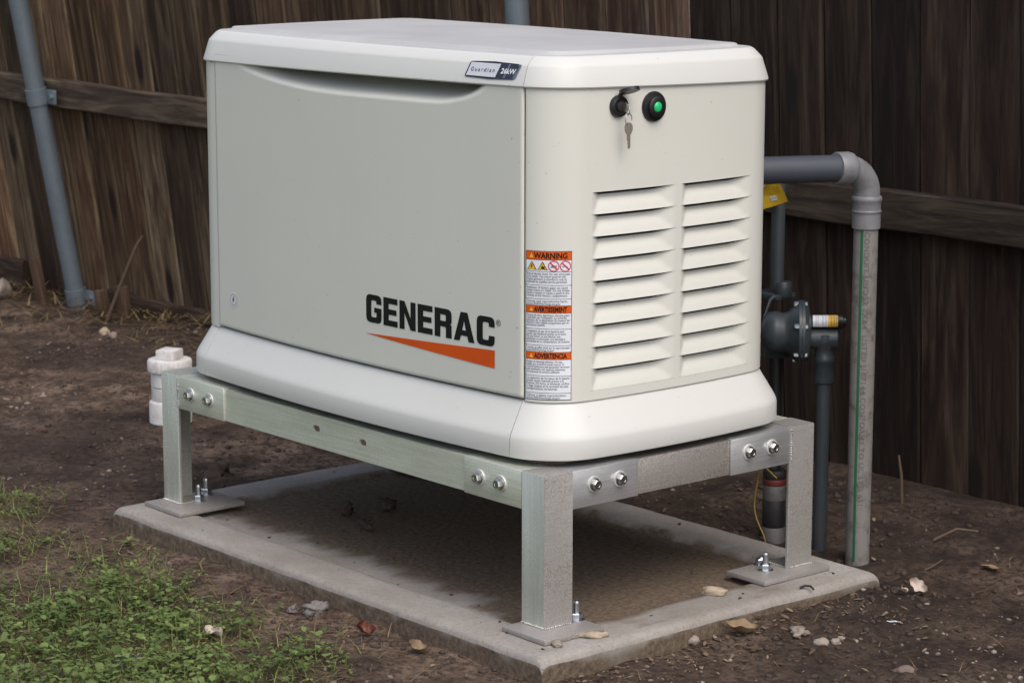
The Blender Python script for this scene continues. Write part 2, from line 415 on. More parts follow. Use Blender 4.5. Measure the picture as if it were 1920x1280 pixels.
# ------------------------------------------------------------------ fence
def fence():
    root = empty('wooden_fence', (-1.5, 1.1, -.05))
    tag(root, 'weathered dark brown board fence behind the generator', 'fence')
    def F(x): return 1.10+.04*max(-1, min(0, (x)/3.3))*3.3
    def S(x): return .05+.10*max(0, min(1, -x/3.3))
    def rz(x): return .645+.035*max(0, min(1.4, -x/3.3))
    meshes = []
    for k in range(5):
        mb = MB(); hw = .0695; n = 8; rows = []; rows_b = []
        r = random.Random(50+k); bow = r.uniform(-.0015, .0015); ph = r.uniform(0, 6); cup = r.uniform(-.004, .004)
        rw = []
        for i in range(n+1):
            z = -.20+2.05*i/n; cx = bow*math.sin(z*1.4+ph)
            f = -.010; e = .0040; ws = hw+.0012*math.sin(z*9+ph)
            rw.append([(cx-ws, .008, z), (cx-ws, f+e, z), (cx-ws+e, f, z), (cx-ws*.4, f+cup, z), (cx+ws*.4, f+cup, z), (cx+ws-e, f, z), (cx+ws, f+e, z), (cx+ws, .008, z)])
        mb.grid(rw, wrap=True); mb.add(rw[-1], [tuple(range(8))])
        meshes.append(mb.mesh('board', M['fence_wood'], 30))
    x = -5.2; i = 0
    while x < 2.3:
        o = link('board', meshes[i % 5], root); r = rnd.random()
        s = S(x); y = F(x)+rnd.uniform(-.0015, .0015)
        base = Vector((x, y+(.65)*s, 0))-Vector(root.location)+Vector((0, 0, 0)) 
        o.location = base
        o.rotation_euler = (math.atan(s)+rnd.uniform(-.006, .006), rnd.uniform(-.0008, .0008), rnd.uniform(-.016, .016))
        # each board weathered its own way: the left run paler and browner, the right run darkened with painted shade
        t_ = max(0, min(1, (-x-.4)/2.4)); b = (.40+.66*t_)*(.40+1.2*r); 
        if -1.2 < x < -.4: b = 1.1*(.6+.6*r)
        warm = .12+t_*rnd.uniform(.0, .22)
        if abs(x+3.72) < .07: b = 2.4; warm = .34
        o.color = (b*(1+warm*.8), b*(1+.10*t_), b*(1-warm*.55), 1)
        i += 1; x += .1404+rnd.uniform(.0, .0014)
    # rails: lengths of two by four that meet at the posts
    for (a, b_) in ((-5.6, -3.27), (-3.266, -.97), (-.966, 1.32), (1.324, 2.6)):
        for dz in (0, 1.0):
            mb = MB(); rows = []
            n = 14
            for i in range(n+1):
                xx = a+(b_-a)*i/n; z1 = rz(xx)+dz; s = S(xx); y1 = F(xx)-s*(z1-.65)-.011
                wv = .004*nz(xx, dz, 3, 2)
                e = .004
                sec = [(0, -.089), (-.038+e, -.089), (-.038, -.089+e), (-.038, -e), (-.038+e, 0), (0, 0)]
                rows.append([Vector((xx, y1+p-s*q*.4, z1+q+wv))-Vector(root.location) for p, q in sec])
            mb.grid(rows, wrap=True); mb.add(rows[0], [(5, 4, 3, 2, 1, 0)]); mb.add(rows[-1], [(0, 1, 2, 3, 4, 5)])
            o = mb.build('rail', M['rail_wood'], root, 35)
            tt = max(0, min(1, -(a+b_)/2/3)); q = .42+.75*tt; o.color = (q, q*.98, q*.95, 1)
    # galvanised posts with clips
    for px in (-3.262, -.965, 1.33):
        s = S(px)+(.035 if px < -3 else 0); y0 = F(px)-.095
        mb = MB(); P = [Vector((px, y0-(z-.65)*s, z))-Vector(root.location) for z in (-.25, .3, .9, 1.5, 1.9)]
        mb.tube(P, .0302, 20); post = mb.build('post', M['galvanised'], root, 40)
        mb2 = MB(); mb2.lathe([(.0325, 0), (.0325, .02), (.0302, .026)], P[-1], (0, 0, 1), 20); mb2.build('cap', M['galvanised'], post, 40)
        for zc in (.60, -.06):
            c = Vector((px, y0-(zc-.65)*s, zc))-Vector(root.location); ax = Vector((0, -s, 1)).normalized()
            mb = MB(); mb.lathe([(.0305, 0), (.0345, .001), (.0345, .052), (.0305, .053)], c, ax, 20, caps=False)
            mb.box(c.x+.026, c.x+.085, c.y+.012, c.y+.017, c.z+.004, c.z+.05, .001)
            mb.lathe([(.010, 0), (.010, .006), (.006, .008)], c+Vector((.064, .012, .028)), (0, -1, 0), 6)
            mb.build('clip', M['galvanised'], post, 40)
    # rotten boards along the foot of the left run
    for a, b_, z0, z1, off in ((-4.6, -3.62, -.16, .035, .05), (-3.16, -2.35, -.18, -.0, .03), (-2.345, -1.3, -.18, -.035, .035)):
        mb = MB(); rows = []
        for i in range(13):
            xx = a+(b_-a)*i/12; y1 = F(xx)+.65*S(xx)-off; top = z1+.012*nz(xx, 0, 7, 3)
            rows.append([Vector((xx, y1+p, q))-Vector(root.location) for p, q in ((.02, z0), (-.008, z0), (-.010, top-.004), (-.006, top), (.02, top))])
        mb.grid(rows, wrap=True); mb.add(rows[0], [(4, 3, 2, 1, 0)]); mb.add(rows[-1], [(0, 1, 2, 3, 4)])
        o = mb.build('kickboard', M['rail_wood'], root, 35); o.color = (.5, .42, .38, 1)
    return F, S
FEN, FSL = fence()

# ------------------------------------------------------------------ aluminium stand
SX, SY, SH, BB = .6274, .3485, .292, .221
def hexhead(mb, org, ax, r, h, r_in=None):
    mb.lathe([(r, 0), (r, h*.8), (r*.86, h), (r*.45, h*1.0), (r*.4, h*.93)], org, ax, 6)
def stand():
    def angle_leg(sx, sy, L, t, z0, z1):
        c = .0015
        pr = [(0, c), (c, 0), (L-c, 0), (L, c), (L, t-c*.5), (L-c*.5, t), (t, t), (t, L*1.08-c*.5), (t-c*.5, L*1.08), (c, L*1.08), (0, L*1.08-c)]
        pts = [(sx*(SX-a), sy*(SY-b)) for a, b in pr]; mb = MB(); n = len(pts)
        if sx*sy < 0: pts = pts[::-1]
        mb.grid([[(x, y, z) for x, y in pts] for z in (z0, z1-c)]+[[(x-sx*.0008, y-sy*.0008, z1) for x, y in pts]], wrap=True, flip=True)
        # cap: fan of quads over the L
        tp = [(x-sx*.0008, y-sy*.0008, z1) for x, y in pts]; b_ = len(mb.v)
        mb.add(tp, [tuple(range(n-1, -1, -1))])
        # closing plate on top so that the corner reads solid
        xa, xb = sorted((sx*(SX-.004), sx*(SX-L))); ya, yb = sorted((sy*(SY-.004), sy*(SY-L)))
        mb.box(xa, xb, ya, yb, z1-.006, z1-.0006); return mb
    def angle_bar(axis, a, b, sgn, face, t, z0, z1, depth):
        # vertical web at `face`, flange on top
        f0, f1 = sorted((sgn*face, sgn*(face-t))); g0, g1 = sorted((sgn*(face-t*.5), sgn*(face-depth))); mb = MB()
        if axis == 'x': mb.box(a, b, f0, f1, z0, z1, .0012); mb.box(a+.0003, b-.0003, g0, g1, z1-t, z1-.0003)
        else: mb.box(f0, f1, a, b, z0, z1, .0012); mb.box(g0, g1, a+.0003, b-.0003, z1-t, z1-.0003)
        return mb
    root = empty('aluminium_stand', (0, 0, 0))
    tag(root, 'bolted square-tube aluminium stand carrying the cream generator on the slab', 'stand')
    L = .0635
    plates = {(1, -1): (.560, .680, -.392, -.250), (-1, -1): (-.637, -.500, -.392, -.225), (1, 1): (.560, .664, .180, .362), (-1, 1): (-.637, -.50, .225, .392)}
    anchors = {(1, -1): [(.617, -.262)], (-1, -1): [(-.566, -.300), (-.605, -.255)], (1, 1): [(.607, .240), (.574, .262)], (-1, 1): [(-.56, .30)]}
    for sx in (1, -1):
        for sy in (-1, 1):
            x0, x1 = sorted((sx*SX, sx*(SX-L))); y0, y1 = sorted((sy*SY, sy*(SY-L)))
            m_ = M['aluminium_spattered'] if sx > 0 else M['aluminium_leg']
            leg = angle_leg(sx, sy, L, .0065, .0102, SH).build('leg', m_, root, 30)
            leg.data.materials.append(M['aluminium_leg'])                  # faces turned from the rain splash stay cleaner
            for pf in leg.data.polygons:
                if abs(pf.normal.y) > .8: pf.material_index = 1
            p = plates[(sx, sy)]
            pl = MB().box(p[0], p[1], p[2], p[3], .0005, .0098, .0012).build('base_plate', M['aluminium_plate'], root, 30)
            rr = random.Random(int(sx*3+sy*7))
            def bead(a, b, rad, step, ax):
                n = int((Vector(b)-Vector(a)).length/step); wm = MB()
                for i in range(n):
                    c = Vector(a).lerp(Vector(b), (i+.5)/n)+Vector((rr.uniform(-1, 1), rr.uniform(-1, 1), rr.uniform(-1, 1)))*rad*.12
                    bm = bmesh.new(); bmesh.ops.create_icosphere(bm, subdivisions=1, radius=rad*rr.uniform(.85, 1.1)); bm.verts.index_update()
                    sc = [1, 1, 1]; sc[ax] = .75
                    wm.add([Vector((v.co.x*sc[0], v.co.y*sc[1], v.co.z*sc[2]))+c for v in bm.verts], [[v.index for v in f.verts] for f in bm.faces]); bm.free()
                wm.build('weld_bead', M['weld'], root, 50)
            bead((x0, y0-.001, .011), (x1, y0-.001, .011), .0028, .0044, 0)
            bead((x1+.001, y0, .011), (x1+.001, y1, .011), .0028, .0044, 1)
            # arms with the weld against the leg
            fx0, fx1 = (SX-L-.001, .400) if sx > 0 else (-.391, -(SX-L-.001))
            fx0, fx1 = min(fx0, fx1), max(fx0, fx1)
            fy = sy*SY; a0, a1 = sorted((fy, fy-sy*.0585))
            arm = angle_bar('x', fx0, fx1, sy, SY-.0006, .006, BB, SH-.0014, .062).build('arm', M['aluminium'], root, 30)
            ex = sx*SX; b0, b1 = sorted((ex, ex-sx*.0585)); gy0, gy1 = sorted((sy*(SY-L-.001), sy*.120))
            arm2 = angle_bar('y', gy0, gy1, sx, SX-.0006, .006, BB, SH-.0014, .062).build('arm', M['aluminium_clean'], root, 30)
            wz0, wz1 = BB+.004, SH-.004
            if sx < 0 or sy > 0: bead((sx*(SX-L), sy*(SY-.0006), wz0), (sx*(SX-L), sy*(SY-.0006), wz1), .0032, .0046, 2)
            if sx < 0 or sy > 0: bead((sx*(SX-.0006), sy*(SY-L), wz0), (sx*(SX-.0006), sy*(SY-L), wz1), .0032, .0046, 2)
            def bolt(org, ax):
                b = MB(); hexhead(b, Vector(org)+Vector(ax)*.0046, ax, .0098, .0088)
                b.lathe([(.0120, 0), (.0118, .001), (.0085, .0022)], Vector(org)+Vector(ax)*.0032, ax, 20)
                bo = b.build('bolt', M['steel'], root, 30)
                wv = MB(); wv.lathe([(.0158, 0), (.0158, .0012), (.0148, .0030), (.011, .0031)], Vector(org), ax, 24); wv.build('washer', M['washer'], bo, 30)
            for bx in ((.445, .506) if sx > 0 else (-.444, -.515)): bolt((bx, sy*(SY-.001), .2575), (0, sy, 0))
            for by in (.167, .230): bolt((sx*(SX-.001), sy*by, .2605), (sx, 0, 0))
            for (axx, ayy) in anchors[(sx, sy)]:
                b = MB(); b.lathe([(.0058, 0), (.0064, .004), (.0058, .008), (.0064, .012), (.0058, .016), (.0064, .020), (.0058, .024), (.0064, .028), (.0058, .032), (.005, .034)] if ayy != .262 else [(.0058, 0), (.0064, .004), (.0058, .008), (.0064, .012), (.005, .014)], (axx, ayy, .0118), (0, 0, 1), 14)
                b.lathe([(.0108, 0), (.0115, .0015), (.0115, .0095), (.0104, .011)], (axx, ayy, .0122), (0, 0, 1), 6)
                an = b.build('anchor', M['zinc'], root, 30)
                MB().lathe([(.0155, 0), (.0155, .0018), (.0145, .0022)], (axx, ayy, .0100), (0, 0, 1), 22).build('washer', M['zinc'], an, 30)
    # beams between the arms, 3 mm shy of them
    def slotbeam():
        # front beam with two slots cut through the face
        mb = MB(); x0, x1 = -.3905, .3995; y = -(SY-.0042); z0, z1 = BB+.0015, SH-.0030
        sl = [(-.068, .261), (.084, .259)]; hw, hh = .0115, .0062
        bm = bmesh.new()
        def loop(pts): 
            vs = [bm.verts.new((px, y, pz)) for px, pz in pts]; return [bm.edges.new((vs[i], vs[(i+1) % len(vs)])) for i in range(len(vs))], vs
        eds, _ = loop([(x0, z0), (x1, z0), (x1, z1), (x0, z1)]); holes = []
        for cx, cz in sl:
            pts = []
            for k in range(20):
                an = 2*PI*k/20; pts.append((cx+(hw-hh)*(1 if math.cos(an) > 0 else -1)+hh*math.cos(an), cz+hh*math.sin(an)))
            e, vs = loop(pts); eds += e; holes.append(vs)
        bmesh.ops.triangle_fill(bm, use_beauty=True, edges=eds)
        bm.verts.index_update(); mb.add([v.co[:] for v in bm.verts], [[v.index for v in f.verts] for f in bm.faces])
        for vs in holes:
            a = [v.co[:] for v in vs]; b = [(p[0], p[1]+.004, p[2]) for p in a]; mb.grid([a, b], wrap=True)
        bm.free()
        mb.box(x0, x1, y+.0002, y+.05, z1-.004, z1-.0001); pass
        mb.build('beam', M['aluminium'], root, 20)
    slotbeam()
    angle_bar('x', -.3905, .3995, 1, SY-.0042, .005, BB+.0015, SH-.003, .056).build('beam', M['aluminium'], root, 30)
    angle_bar('y', -.1195, .1195, 1, SX-.0042, .005, BB+.0015, SH-.003, .056).build('beam', M['aluminium_spattered'], root, 30)
    angle_bar('y', -.1195, .1195, -1, SX-.0042, .005, BB+.0015, SH-.003, .056).build('beam', M['aluminium'], root, 30)
    for xx in (-.2, .2): MB().box(xx-.03, xx+.03, -SY+.058, SY-.058, SH-.05, SH-.004, .002).build('cross_beam', M['aluminium'], root, 30)
stand()

# ------------------------------------------------------------------ generator
GX, GY, GZ = .008, -.003, .2945
class Plan:
    """rounded plan of the enclosure with slightly bowed sides; offset along normals"""
    def __init__(s):
        R = .096; bf = .022; be = .010; ax = .587-R-be; by = .319-R-bf
        s.P = []; s.N = []
        def put(p, n): s.P.append(p); s.N.append(n)
        def side(fn, nf, n):
            for i in range(n+1): put(fn(-1+2*i/n), nf(-1+2*i/n))
        def nrm(x, y): l = math.hypot(x, y); return (x/l, y/l)
        F_ = (lambda t: (ax*t, -(by+bf*(1-t*t)))), (lambda t: nrm(2*bf*t/ax, -1))
        E_ = (lambda t: (ax+be*(1-t*t), by*t)), (lambda t: nrm(1, 2*be*t/by))
        B_ = (lambda t: (-ax*t, by+bf*(1-t*t))), (lambda t: nrm(-2*bf*t/ax, 1))
        W_ = (lambda t: (-ax-be*(1-t*t), -by*t)), (lambda t: nrm(-1, -2*be*t/by))
        sides = [F_, E_, B_, W_]; cnt = [400, 220, 400, 220]
        for k in range(4):
            side(*sides[k], cnt[k])
            n0 = s.N[-1]; n1 = sides[(k+1) % 4][1](-1); p = s.P[-1]
            a0 = math.atan2(n0[1], n0[0]); a1 = math.atan2(n1[1], n1[0])
            while a1 < a0: a1 += 2*PI
            for i in range(1, 60): a = a0+(a1-a0)*i/60; put(p, (math.cos(a), math.sin(a)))
        s.P = np.array(s.P); s.N = np.array(s.N); s.B = s.P+s.N*R; s.R = R
        dd = np.linalg.norm(np.diff(np.vstack([s.B, s.B[:1]]), axis=0), axis=1); s.S = np.concatenate([[0], np.cumsum(dd)]); s.T = s.S[-1]
        s.bx = np.append(s.B[:, 0], s.B[0, 0]); s.byy = np.append(s.B[:, 1], s.B[0, 1])
        s.nx = np.append(s.N[:, 0], s.N[0, 0]); s.ny = np.append(s.N[:, 1], s.N[0, 1])
    def at(s, q, off, z):
        q = q % s.T
        x = np.interp(q, s.S, s.bx); y = np.interp(q, s.S, s.byy); a = np.interp(q, s.S, s.nx); b = np.interp(q, s.S, s.ny)
        l = math.hypot(a, b); return (float(x+off*a/l), float(y+off*b/l), z)
    def front(s, x):     # arc position of a front point
        n = 401+30; k = np.arange(0, n); return float(np.interp(x, s.B[k, 0], s.S[k]))
    def end(s, y):       # arc position on the right end
        a = 401+59-30; k = np.arange(a, a+221+58); return float(np.interp(y, s.B[k, 1], s.S[k]))
    def back(s, x):
        a = 401+59+221+59-30; k = np.arange(a, a+401+60)[::-1]; return float(np.interp(x, s.B[k, 0], s.S[k]))
    def left(s, y):
        a = 2*(401+59)+221+59-30; k = np.arange(a, a+221+50)[::-1]; return float(np.interp(y, s.B[k, 1], s.S[k]))
PL = Plan()
def frange(a, b, n): return [a+(b-a)*i/n for i in range(n+1)]

def text_mesh(body, size=1.0, bold=0.0, shear=0.0, align='LEFT', space=1.0, wscale=1.0, line=1.0):
    cu = bpy.data.curves.new('t', 'FONT'); cu.body = body; cu.size = size; cu.resolution_u = 2
    cu.offset = bold; cu.shear = shear; cu.align_x = align; cu.space_character = space; cu.space_line = line; cu.fill_mode = 'BOTH' if False else cu.fill_mode
    ob = bpy.data.objects.new('t', cu); COL.objects.link(ob)
    dg = bpy.context.evaluated_depsgraph_get(); ev = ob.evaluated_get(dg); me = ev.to_mesh()
    vs = [(v.co.x*wscale, v.co.y) for v in me.vertices]; fs = [tuple(p.vertices) for p in me.polygons]
    ev.to_mesh_clear(); bpy.data.objects.remove(ob); bpy.data.curves.remove(cu)
    return vs, fs
def poly_mesh(loops):
    """flat mesh of outlines with holes"""
    cu = bpy.data.curves.new('p', 'CURVE'); cu.dimensions = '2D'; cu.fill_mode = 'BOTH'
    for lp in loops:
        sp = cu.splines.new('POLY'); sp.points.add(len(lp)-1); sp.use_cyclic_u = True
        for q, (x, y) in zip(sp.points, lp): q.co = (x, y, 0, 1)
    ob = bpy.data.objects.new('p', cu); COL.objects.link(ob)
    dg = bpy.context.evaluated_depsgraph_get(); ev = ob.evaluated_get(dg); me = ev.to_mesh()
    vs = [(v.co.x, v.co.y) for v in me.vertices]; fs = [tuple(p.vertices) for p in me.polygons]
    ev.to_mesh_clear(); bpy.data.objects.remove(ob); bpy.data.curves.remove(cu)
    return vs, fs
def rounded(pts):
    """pts (x, y, r): fillet each corner"""
    out = []; n = len(pts)
    for i, (x, y, r) in enumerate(pts):
        if r <= 0: out.append((x, y)); continue
        p = Vector((x, y)); a = (Vector(pts[i-1][:2])-p).normalized(); b = (Vector(pts[(i+1) % n][:2])-p).normalized()
        ang = a.angle(b); d = r/math.tan(ang/2); t0 = p+a*d; t1 = p+b*d
        for k in range(6):
            t = k/5; out.append(tuple((t0*(1-t)**2+p*2*t*(1-t)+t1*t*t)[:]))
    return out

def generator():
    root = empty('standby_generator', (GX, GY, GZ))
    tag(root, 'cream boxy standby generator with bowed lid and louvred end on an aluminium stand', 'generator')
    def zz(z): return z-GZ
    def ring(q0, q1, n, prof): return [[PL.at(q, off, zz(z)) for q in frange(q0, q1, n)] for off, z in prof]
    def lidz(x, y, z):
        # the lid's lower edge rises a little towards the control corner
        k = .0085+.012*x-.025*(y+.3)
        return max(-.001, k)*(1-.65*max(0, min(1, (z-.96)/.06)))
    sF0, sF1 = PL.front(-.477), PL.front(.503)
    sB0, sB1 = PL.back(.50), PL.back(-.50); sE0 = sF1; T = PL.T
    def bend(prof_in, q0, q1, n, name, mat, e=.0008, closed_ends=True, parent=root, sm=40):
        mb = MB(); rw = ring(q0+e, q1-e, n, prof_in); mb.grid(rw)
        # returned edges at the seams
        for q, fl in ((q0+e, False), (q1-e, True)):
            a = [PL.at(q, off, zz(z)) for off, z in prof_in]; b = [PL.at(q, off-.006, zz(z)) for off, z in prof_in]
            mb.grid([a, b], flip=fl)
        return mb.build(name, mat, parent, sm)
    # --- flared plinth, four pieces
    bp = [(.012, .3032), (.028, .3030), (.0325, .3045), (.0338, .3080), (.0334, .3375), (.0322, .3425), (.0300, .3475), (.0268, .3530), (-.0010, .3985), (-.0030, .4020), (-.0060, .4038), (-.016, .4040)]
    bs0, bs1 = PL.front(-.486), PL.front(.497)
    bend(bp, bs0, bs1, 60, 'plinth_panel', M['lid_paint'])
    bend(bp, bs1, PL.back(.50), 110, 'plinth_panel', M['lid_paint'])
    bend(bp, PL.back(.50), PL.back(-.50), 40, 'plinth_panel', M['lid_paint'])
    bend(bp, PL.back(-.50), T+bs0, 110, 'plinth_panel', M['lid_paint'])
    mb = MB(); lowr = [PL.at(q, .013, zz(.3036)) for q in frange(0, T*(1-1/120), 119)]; mb.add(lowr, [tuple(range(119, -1, -1))]); mb.build('floor_pan', M['interior'], root)
    mb = MB()
    for fx, fy in ((.45, .25), (.45, -.25), (-.45, .25), (-.45, -.25)): mb.box(fx-.05, fx+.05, fy-.03, fy+.03, zz(.2912), zz(.3034))
    mb.build('foot', M['black_rubber'], root)
    # --- door: bowed sheet with a scooped handle under the lid
    z0, z1 = .4085, .976; mb = MB(); rows = []
    qs = [sF0+.0015, sF0+.0022, sF0+.0045]+frange(sF0+.009, sF1-.009, 110)+[sF1-.0045, sF1-.0022, sF1-.0015]
    zs = [z0, z0+.0008, z0+.0035]+frange(z0+.008, .86, 12)+frange(.866, z1, 40)
    xa, xb = PL.front(-.385), PL.front(.412)
    def sst(t): t = max(0, min(1, t)); return t*t*(3-2*t)
    for iz, z in enumerate(zs):
        r = []
        for iq, q in enumerate(qs):
            off = .0022; e = min(q-sF0, sF1-q)-.0015; ez = z-z0
            if e < .003: off -= .004*(1-max(0, e)/.003)**2
            if ez < .003: off -= .004*(1-ez/.003)**2
            u = (q-xa)/(xb-xa)
            if 0 < u < 1:
                edge = .9585+lidz(*PL.at(q, 0, 0)[:2], .96)
                lip = edge-.0345*(1-max(0, 1-u/.52)**2.3)*(1-max(0, 1-(1-u)/.20)**2.2)
                dd = z-lip
                off -= .080*sst((dd+.008)/.040)*min(1, max(0, (edge-lip)/.024))
            r.append(PL.at(q, off, zz(z)))
        rows.append(r)
    mb.grid(rows); door = mb.build('door', M['paint'], root, 60)
    # --- left strip and left end, back
    pp = [(-.02, .403), (0, .4045), (0, .60), (0, .80), (0, .974)]
    bend(pp, PL.back(-.50), T+sF0, 90, 'end_panel', M['paint'])
    bend(pp, PL.back(.50), PL.back(-.50), 40, 'back_panel', M['paint'])
    # --- right end with the louvre openings
    rowtop, pitch, nrow = .784, .0403, 9
    cols = [(-.200, .003), (.013, .209)]; zbot = rowtop-pitch*nrow
    q0 = sF1+.0006; q1 = PL.back(.50)-.0008
    cuts = [PL.end(y) for c in cols for y in c]
    seg = [q0, q0+.0006, q0+.003]; seg += frange(q0+.006, cuts[0], 40); seg += frange(cuts[0], cuts[1], 22)[1:]+frange(cuts[1], cuts[2], 3)[1:]+frange(cuts[2], cuts[3], 20)[1:]+frange(cuts[3], q1, 44)[1:]
    zl = [.4042, .4045]+frange(.407, zbot, 3)+frange(zbot, rowtop, 18)[1:]+frange(rowtop, .975, 10)[1:]
    mb = MB(); vi = {}
    for i, z in enumerate(zl):
        for j, q in enumerate(seg):
            off = .0 if i else -.02
            if j == 0: off -= .006
            elif j == 1: off -= .0012
            vi[i, j] = len(mb.v); mb.v.append(PL.at(q, off, zz(z)))
    for i in range(len(zl)-1):
        for j in range(len(seg)-1):
            zc = (zl[i]+zl[i+1])/2; qc = (seg[j]+seg[j+1])/2
            if zbot < zc < rowtop and (cuts[0] < qc < cuts[1] or cuts[2] < qc < cuts[3]): continue
            mb.f.append((vi[i, j], vi[i, j+1], vi[i+1, j+1], vi[i+1, j]))
    endp = mb.build('end_panel', M['paint'], root, 50)
    for c0, c1 in ((cuts[0], cuts[1]), (cuts[2], cuts[3])):
        for k in range(nrow):
            zt = rowtop-k*pitch; zb = zt-pitch; rows = []; nu, nv = 40, 12; D = .0140; slot = .0060; W = c1-c0; rL, rR = .026, .056
            for iv in range(nv+1):
                v = (iv/nv); r = []
                for iu in range(nu+1):
                    t = iu/nu; u = W*(t+.0 if True else t)
                    # denser sampling towards the ends
                    u = W*(.5-.5*math.cos(PI*t))
                    t1 = min(u/rL, (W-u)/rR); side = D*t1*t1*1.6/(t1+.6)
                    lin = D*(1-v)**1.12
                    h = .004; a = side; b = lin
                    dep = -math.log(math.exp(-a/.0018)+math.exp(-b/.0018))*.0018
                    dep = max(0, min(dep+.0009*min(1, min(a, b)/.002), min(a, b)))
                    if v < 1: pass
                    st = slot*min(1, dep/D/.9)
                    z = zt-st*(1-v)-(zt-zb)*v+ (0 if v < 1 else .0003)
                    lipout = .0022*math.sin(PI*min(1, v/1.0))**2*min(1, u/.02, (W-u)/.02)*v*.4
                    r.append(PL.at(c0+u, -dep+lipout, zz(z)))
                rows.append(r)
            # folded lower lip
            last = rows[-1]
            rows.append([PL.at(c0+W*(.5-.5*math.cos(PI*iu/nu)), -.0035*min(1, min(W*(.5-.5*math.cos(PI*iu/nu)), W-W*(.5-.5*math.cos(PI*iu/nu)))/.01), zz(zb+.0016)) for iu in range(nu+1)])
            mb = MB(); mb.grid(rows, flip=True); mb.build('louvre', M['paint'], endp, 50)
    mb = MB(); mb.grid(ring(PL.end(-.24), PL.end(.24), 12, [(-.05, .41), (-.05, .80)])); mb.build('dark_backing', M['interior'], root)  # black sheet added to keep the louvre slots dark
    mb = MB(); mb.grid(ring(sF0, sF1, 20, [(-.115, .40), (-.115, .985)])); mb.build('dark_inner_sheet', M['interior'], root)  # black sheet added for the dark behind the handle scoop
    # --- lid
    lp = [(-.010, .958), (.0012, .9572), (.0045, .9578), (.0056, .9600), (.0048, .9640), (-.0060, .9990), (-.0072, 1.0018), (-.0095, 1.0046), (-.0210, 1.0165), (-.0240, 1.0188), (-.0300, 1.0215)]
    def lidrim(a, b, n):
        mb = MB(); e = .0007
        rw = []
        for off, z in lp:
            r = []
            for q in frange(a+e, b-e, n):
                x = PL.at(q, 0, 0)[0]; y = PL.at(q, 0, 0)[1]
                r.append(PL.at(q, off, zz(z+lidz(x, y, z))))
            rw.append(r)
        mb.grid(rw)
        for q, fl in ((a+e, False), (b-e, True)):
            x, y = PL.at(q, 0, 0)[:2]; p = [PL.at(q, off, zz(z+lidz(x, y, z))) for off, z in lp]; s_ = [PL.at(q, off-.005, zz(z-.004+lidz(x, y, z))) for off, z in lp]; mb.grid([p, s_], flip=fl)
        return mb.build('lid_rim', M['lid_paint'], root, 35)
    lA, lB = PL.front(-.495), PL.front(.504)
    rimf = lidrim(lA, lB, 60); lidrim(lB, PL.back(.50), 110); lidrim(PL.back(.50), PL.back(-.50), 40); lidrim(PL.back(-.50), T+lA, 110)
    mb = MB(); n = 360; rw = []
    for off, z in [(-.026, 1.0195), (-.0295, 1.0214), (-.034, 1.0216), (-.050, 1.0222), (-.0525, 1.0228), (-.056, 1.0270), (-.059, 1.0282), (-.066, 1.0286), (-.085, 1.0290)]:
        rw.append([PL.at(q, off, zz(z+lidz(*PL.at(q, 0, 0)[:2], 1.03))) for q in frange(0, T*(1-1/n), n-1)])
    inner = rw[-1]
    for k, zc in ((.75, 1.0300), (.45, 1.0312), (.15, 1.0318)): rw.append([(p[0]*k, p[1]*k, zz(zc+lidz(p[0]*k, p[1]*k, 1.03))) for p in inner])
    mb.grid(rw, wrap=True); mb.add(rw[-1], [tuple(range(n))])
    mb.build('lid_top', M['lid_top'], root, 50)

    # --- flat print mapped on the sheet metal
    def front_print(name, vs, fs, x0, zb, mat, off, parent):
        mb = MB(); mb.add([PL.at(PL.front(x0)+u, off, zz(zb+v)) for u, v in vs], fs); return mb.build(name, mat, parent)
    E_ = [(0, 0, 0), (.72, 0, 0), (.72, .21, 0), (.27, .21, 0), (.27, .405, 0), (.67, .405, 0), (.67, .60, 0), (.27, .60, 0), (.27, .79, 0), (.72, .79, 0), (.72, 1, 0), (0, 1, 0)]
    letters = {
     'G': ([[(.0, 0, .22), (.80, 0, .22), (.80, .55, 0), (.42, .55, 0), (.42, .37, 0), (.54, .37, 0), (.54, .20, .07), (.27, .20, .07), (.27, .80, .07), (.54, .80, .07), (.54, .68, 0), (.80, .68, 0), (.80, 1, .22), (0, 1, .22)]], .80),
     'E': ([E_], .72),
     'N': ([[(0, 0, 0), (.25, 0, 0), (.25, .58, 0), (.55, 0, 0), (.80, 0, 0), (.80, 1, 0), (.55, 1, 0), (.55, .42, 0), (.25, 1, 0), (0, 1, 0)]], .80),
     'R': ([[(0, 0, 0), (.27, 0, 0), (.27, .37, 0), (.53, .37, .06), (.53, 0, 0), (.80, 0, 0), (.80, .47, .10), (.72, .49, .0), (.80, .52, .06), (.80, 1, .22), (0, 1, 0)], [(.27, .57, 0), (.53, .57, .05), (.53, .79, .06), (.27, .79, 0)]], .80),
     'A': ([[(0, 0, 0), (.27, 0, 0), (.33, .19, 0), (.62, .19, 0), (.68, 0, 0), (.95, 0, 0), (.63, 1, 0), (.32, 1, 0)], [(.39, .38, 0), (.56, .38, 0), (.475, .70, 0)]], .95),
     'C': ([[(.0, 0, .22), (.80, 0, .22), (.80, .36, 0), (.54, .36, 0), (.54, .20, .07), (.27, .20, .07), (.27, .80, .07), (.54, .80, .07), (.54, .66, 0), (.80, .66, 0), (.80, 1, .22), (0, 1, .22)]], .80)}
    H = .0545; gap = .10; word = 'GENERAC'; tot = sum(letters[c][1] for c in word)+gap*6; k = .3665/tot; x = 0; mbv = []; mbf = []
    for c in word:
        vs, fs = poly_mesh([rounded(l) for l in letters[c][0]]); n0 = len(mbv)
        mbv += [((x+a)*k, b*H) for a, b in vs]; mbf += [tuple(i+n0 for i in f) for f in fs]; x += letters[c][1]+gap
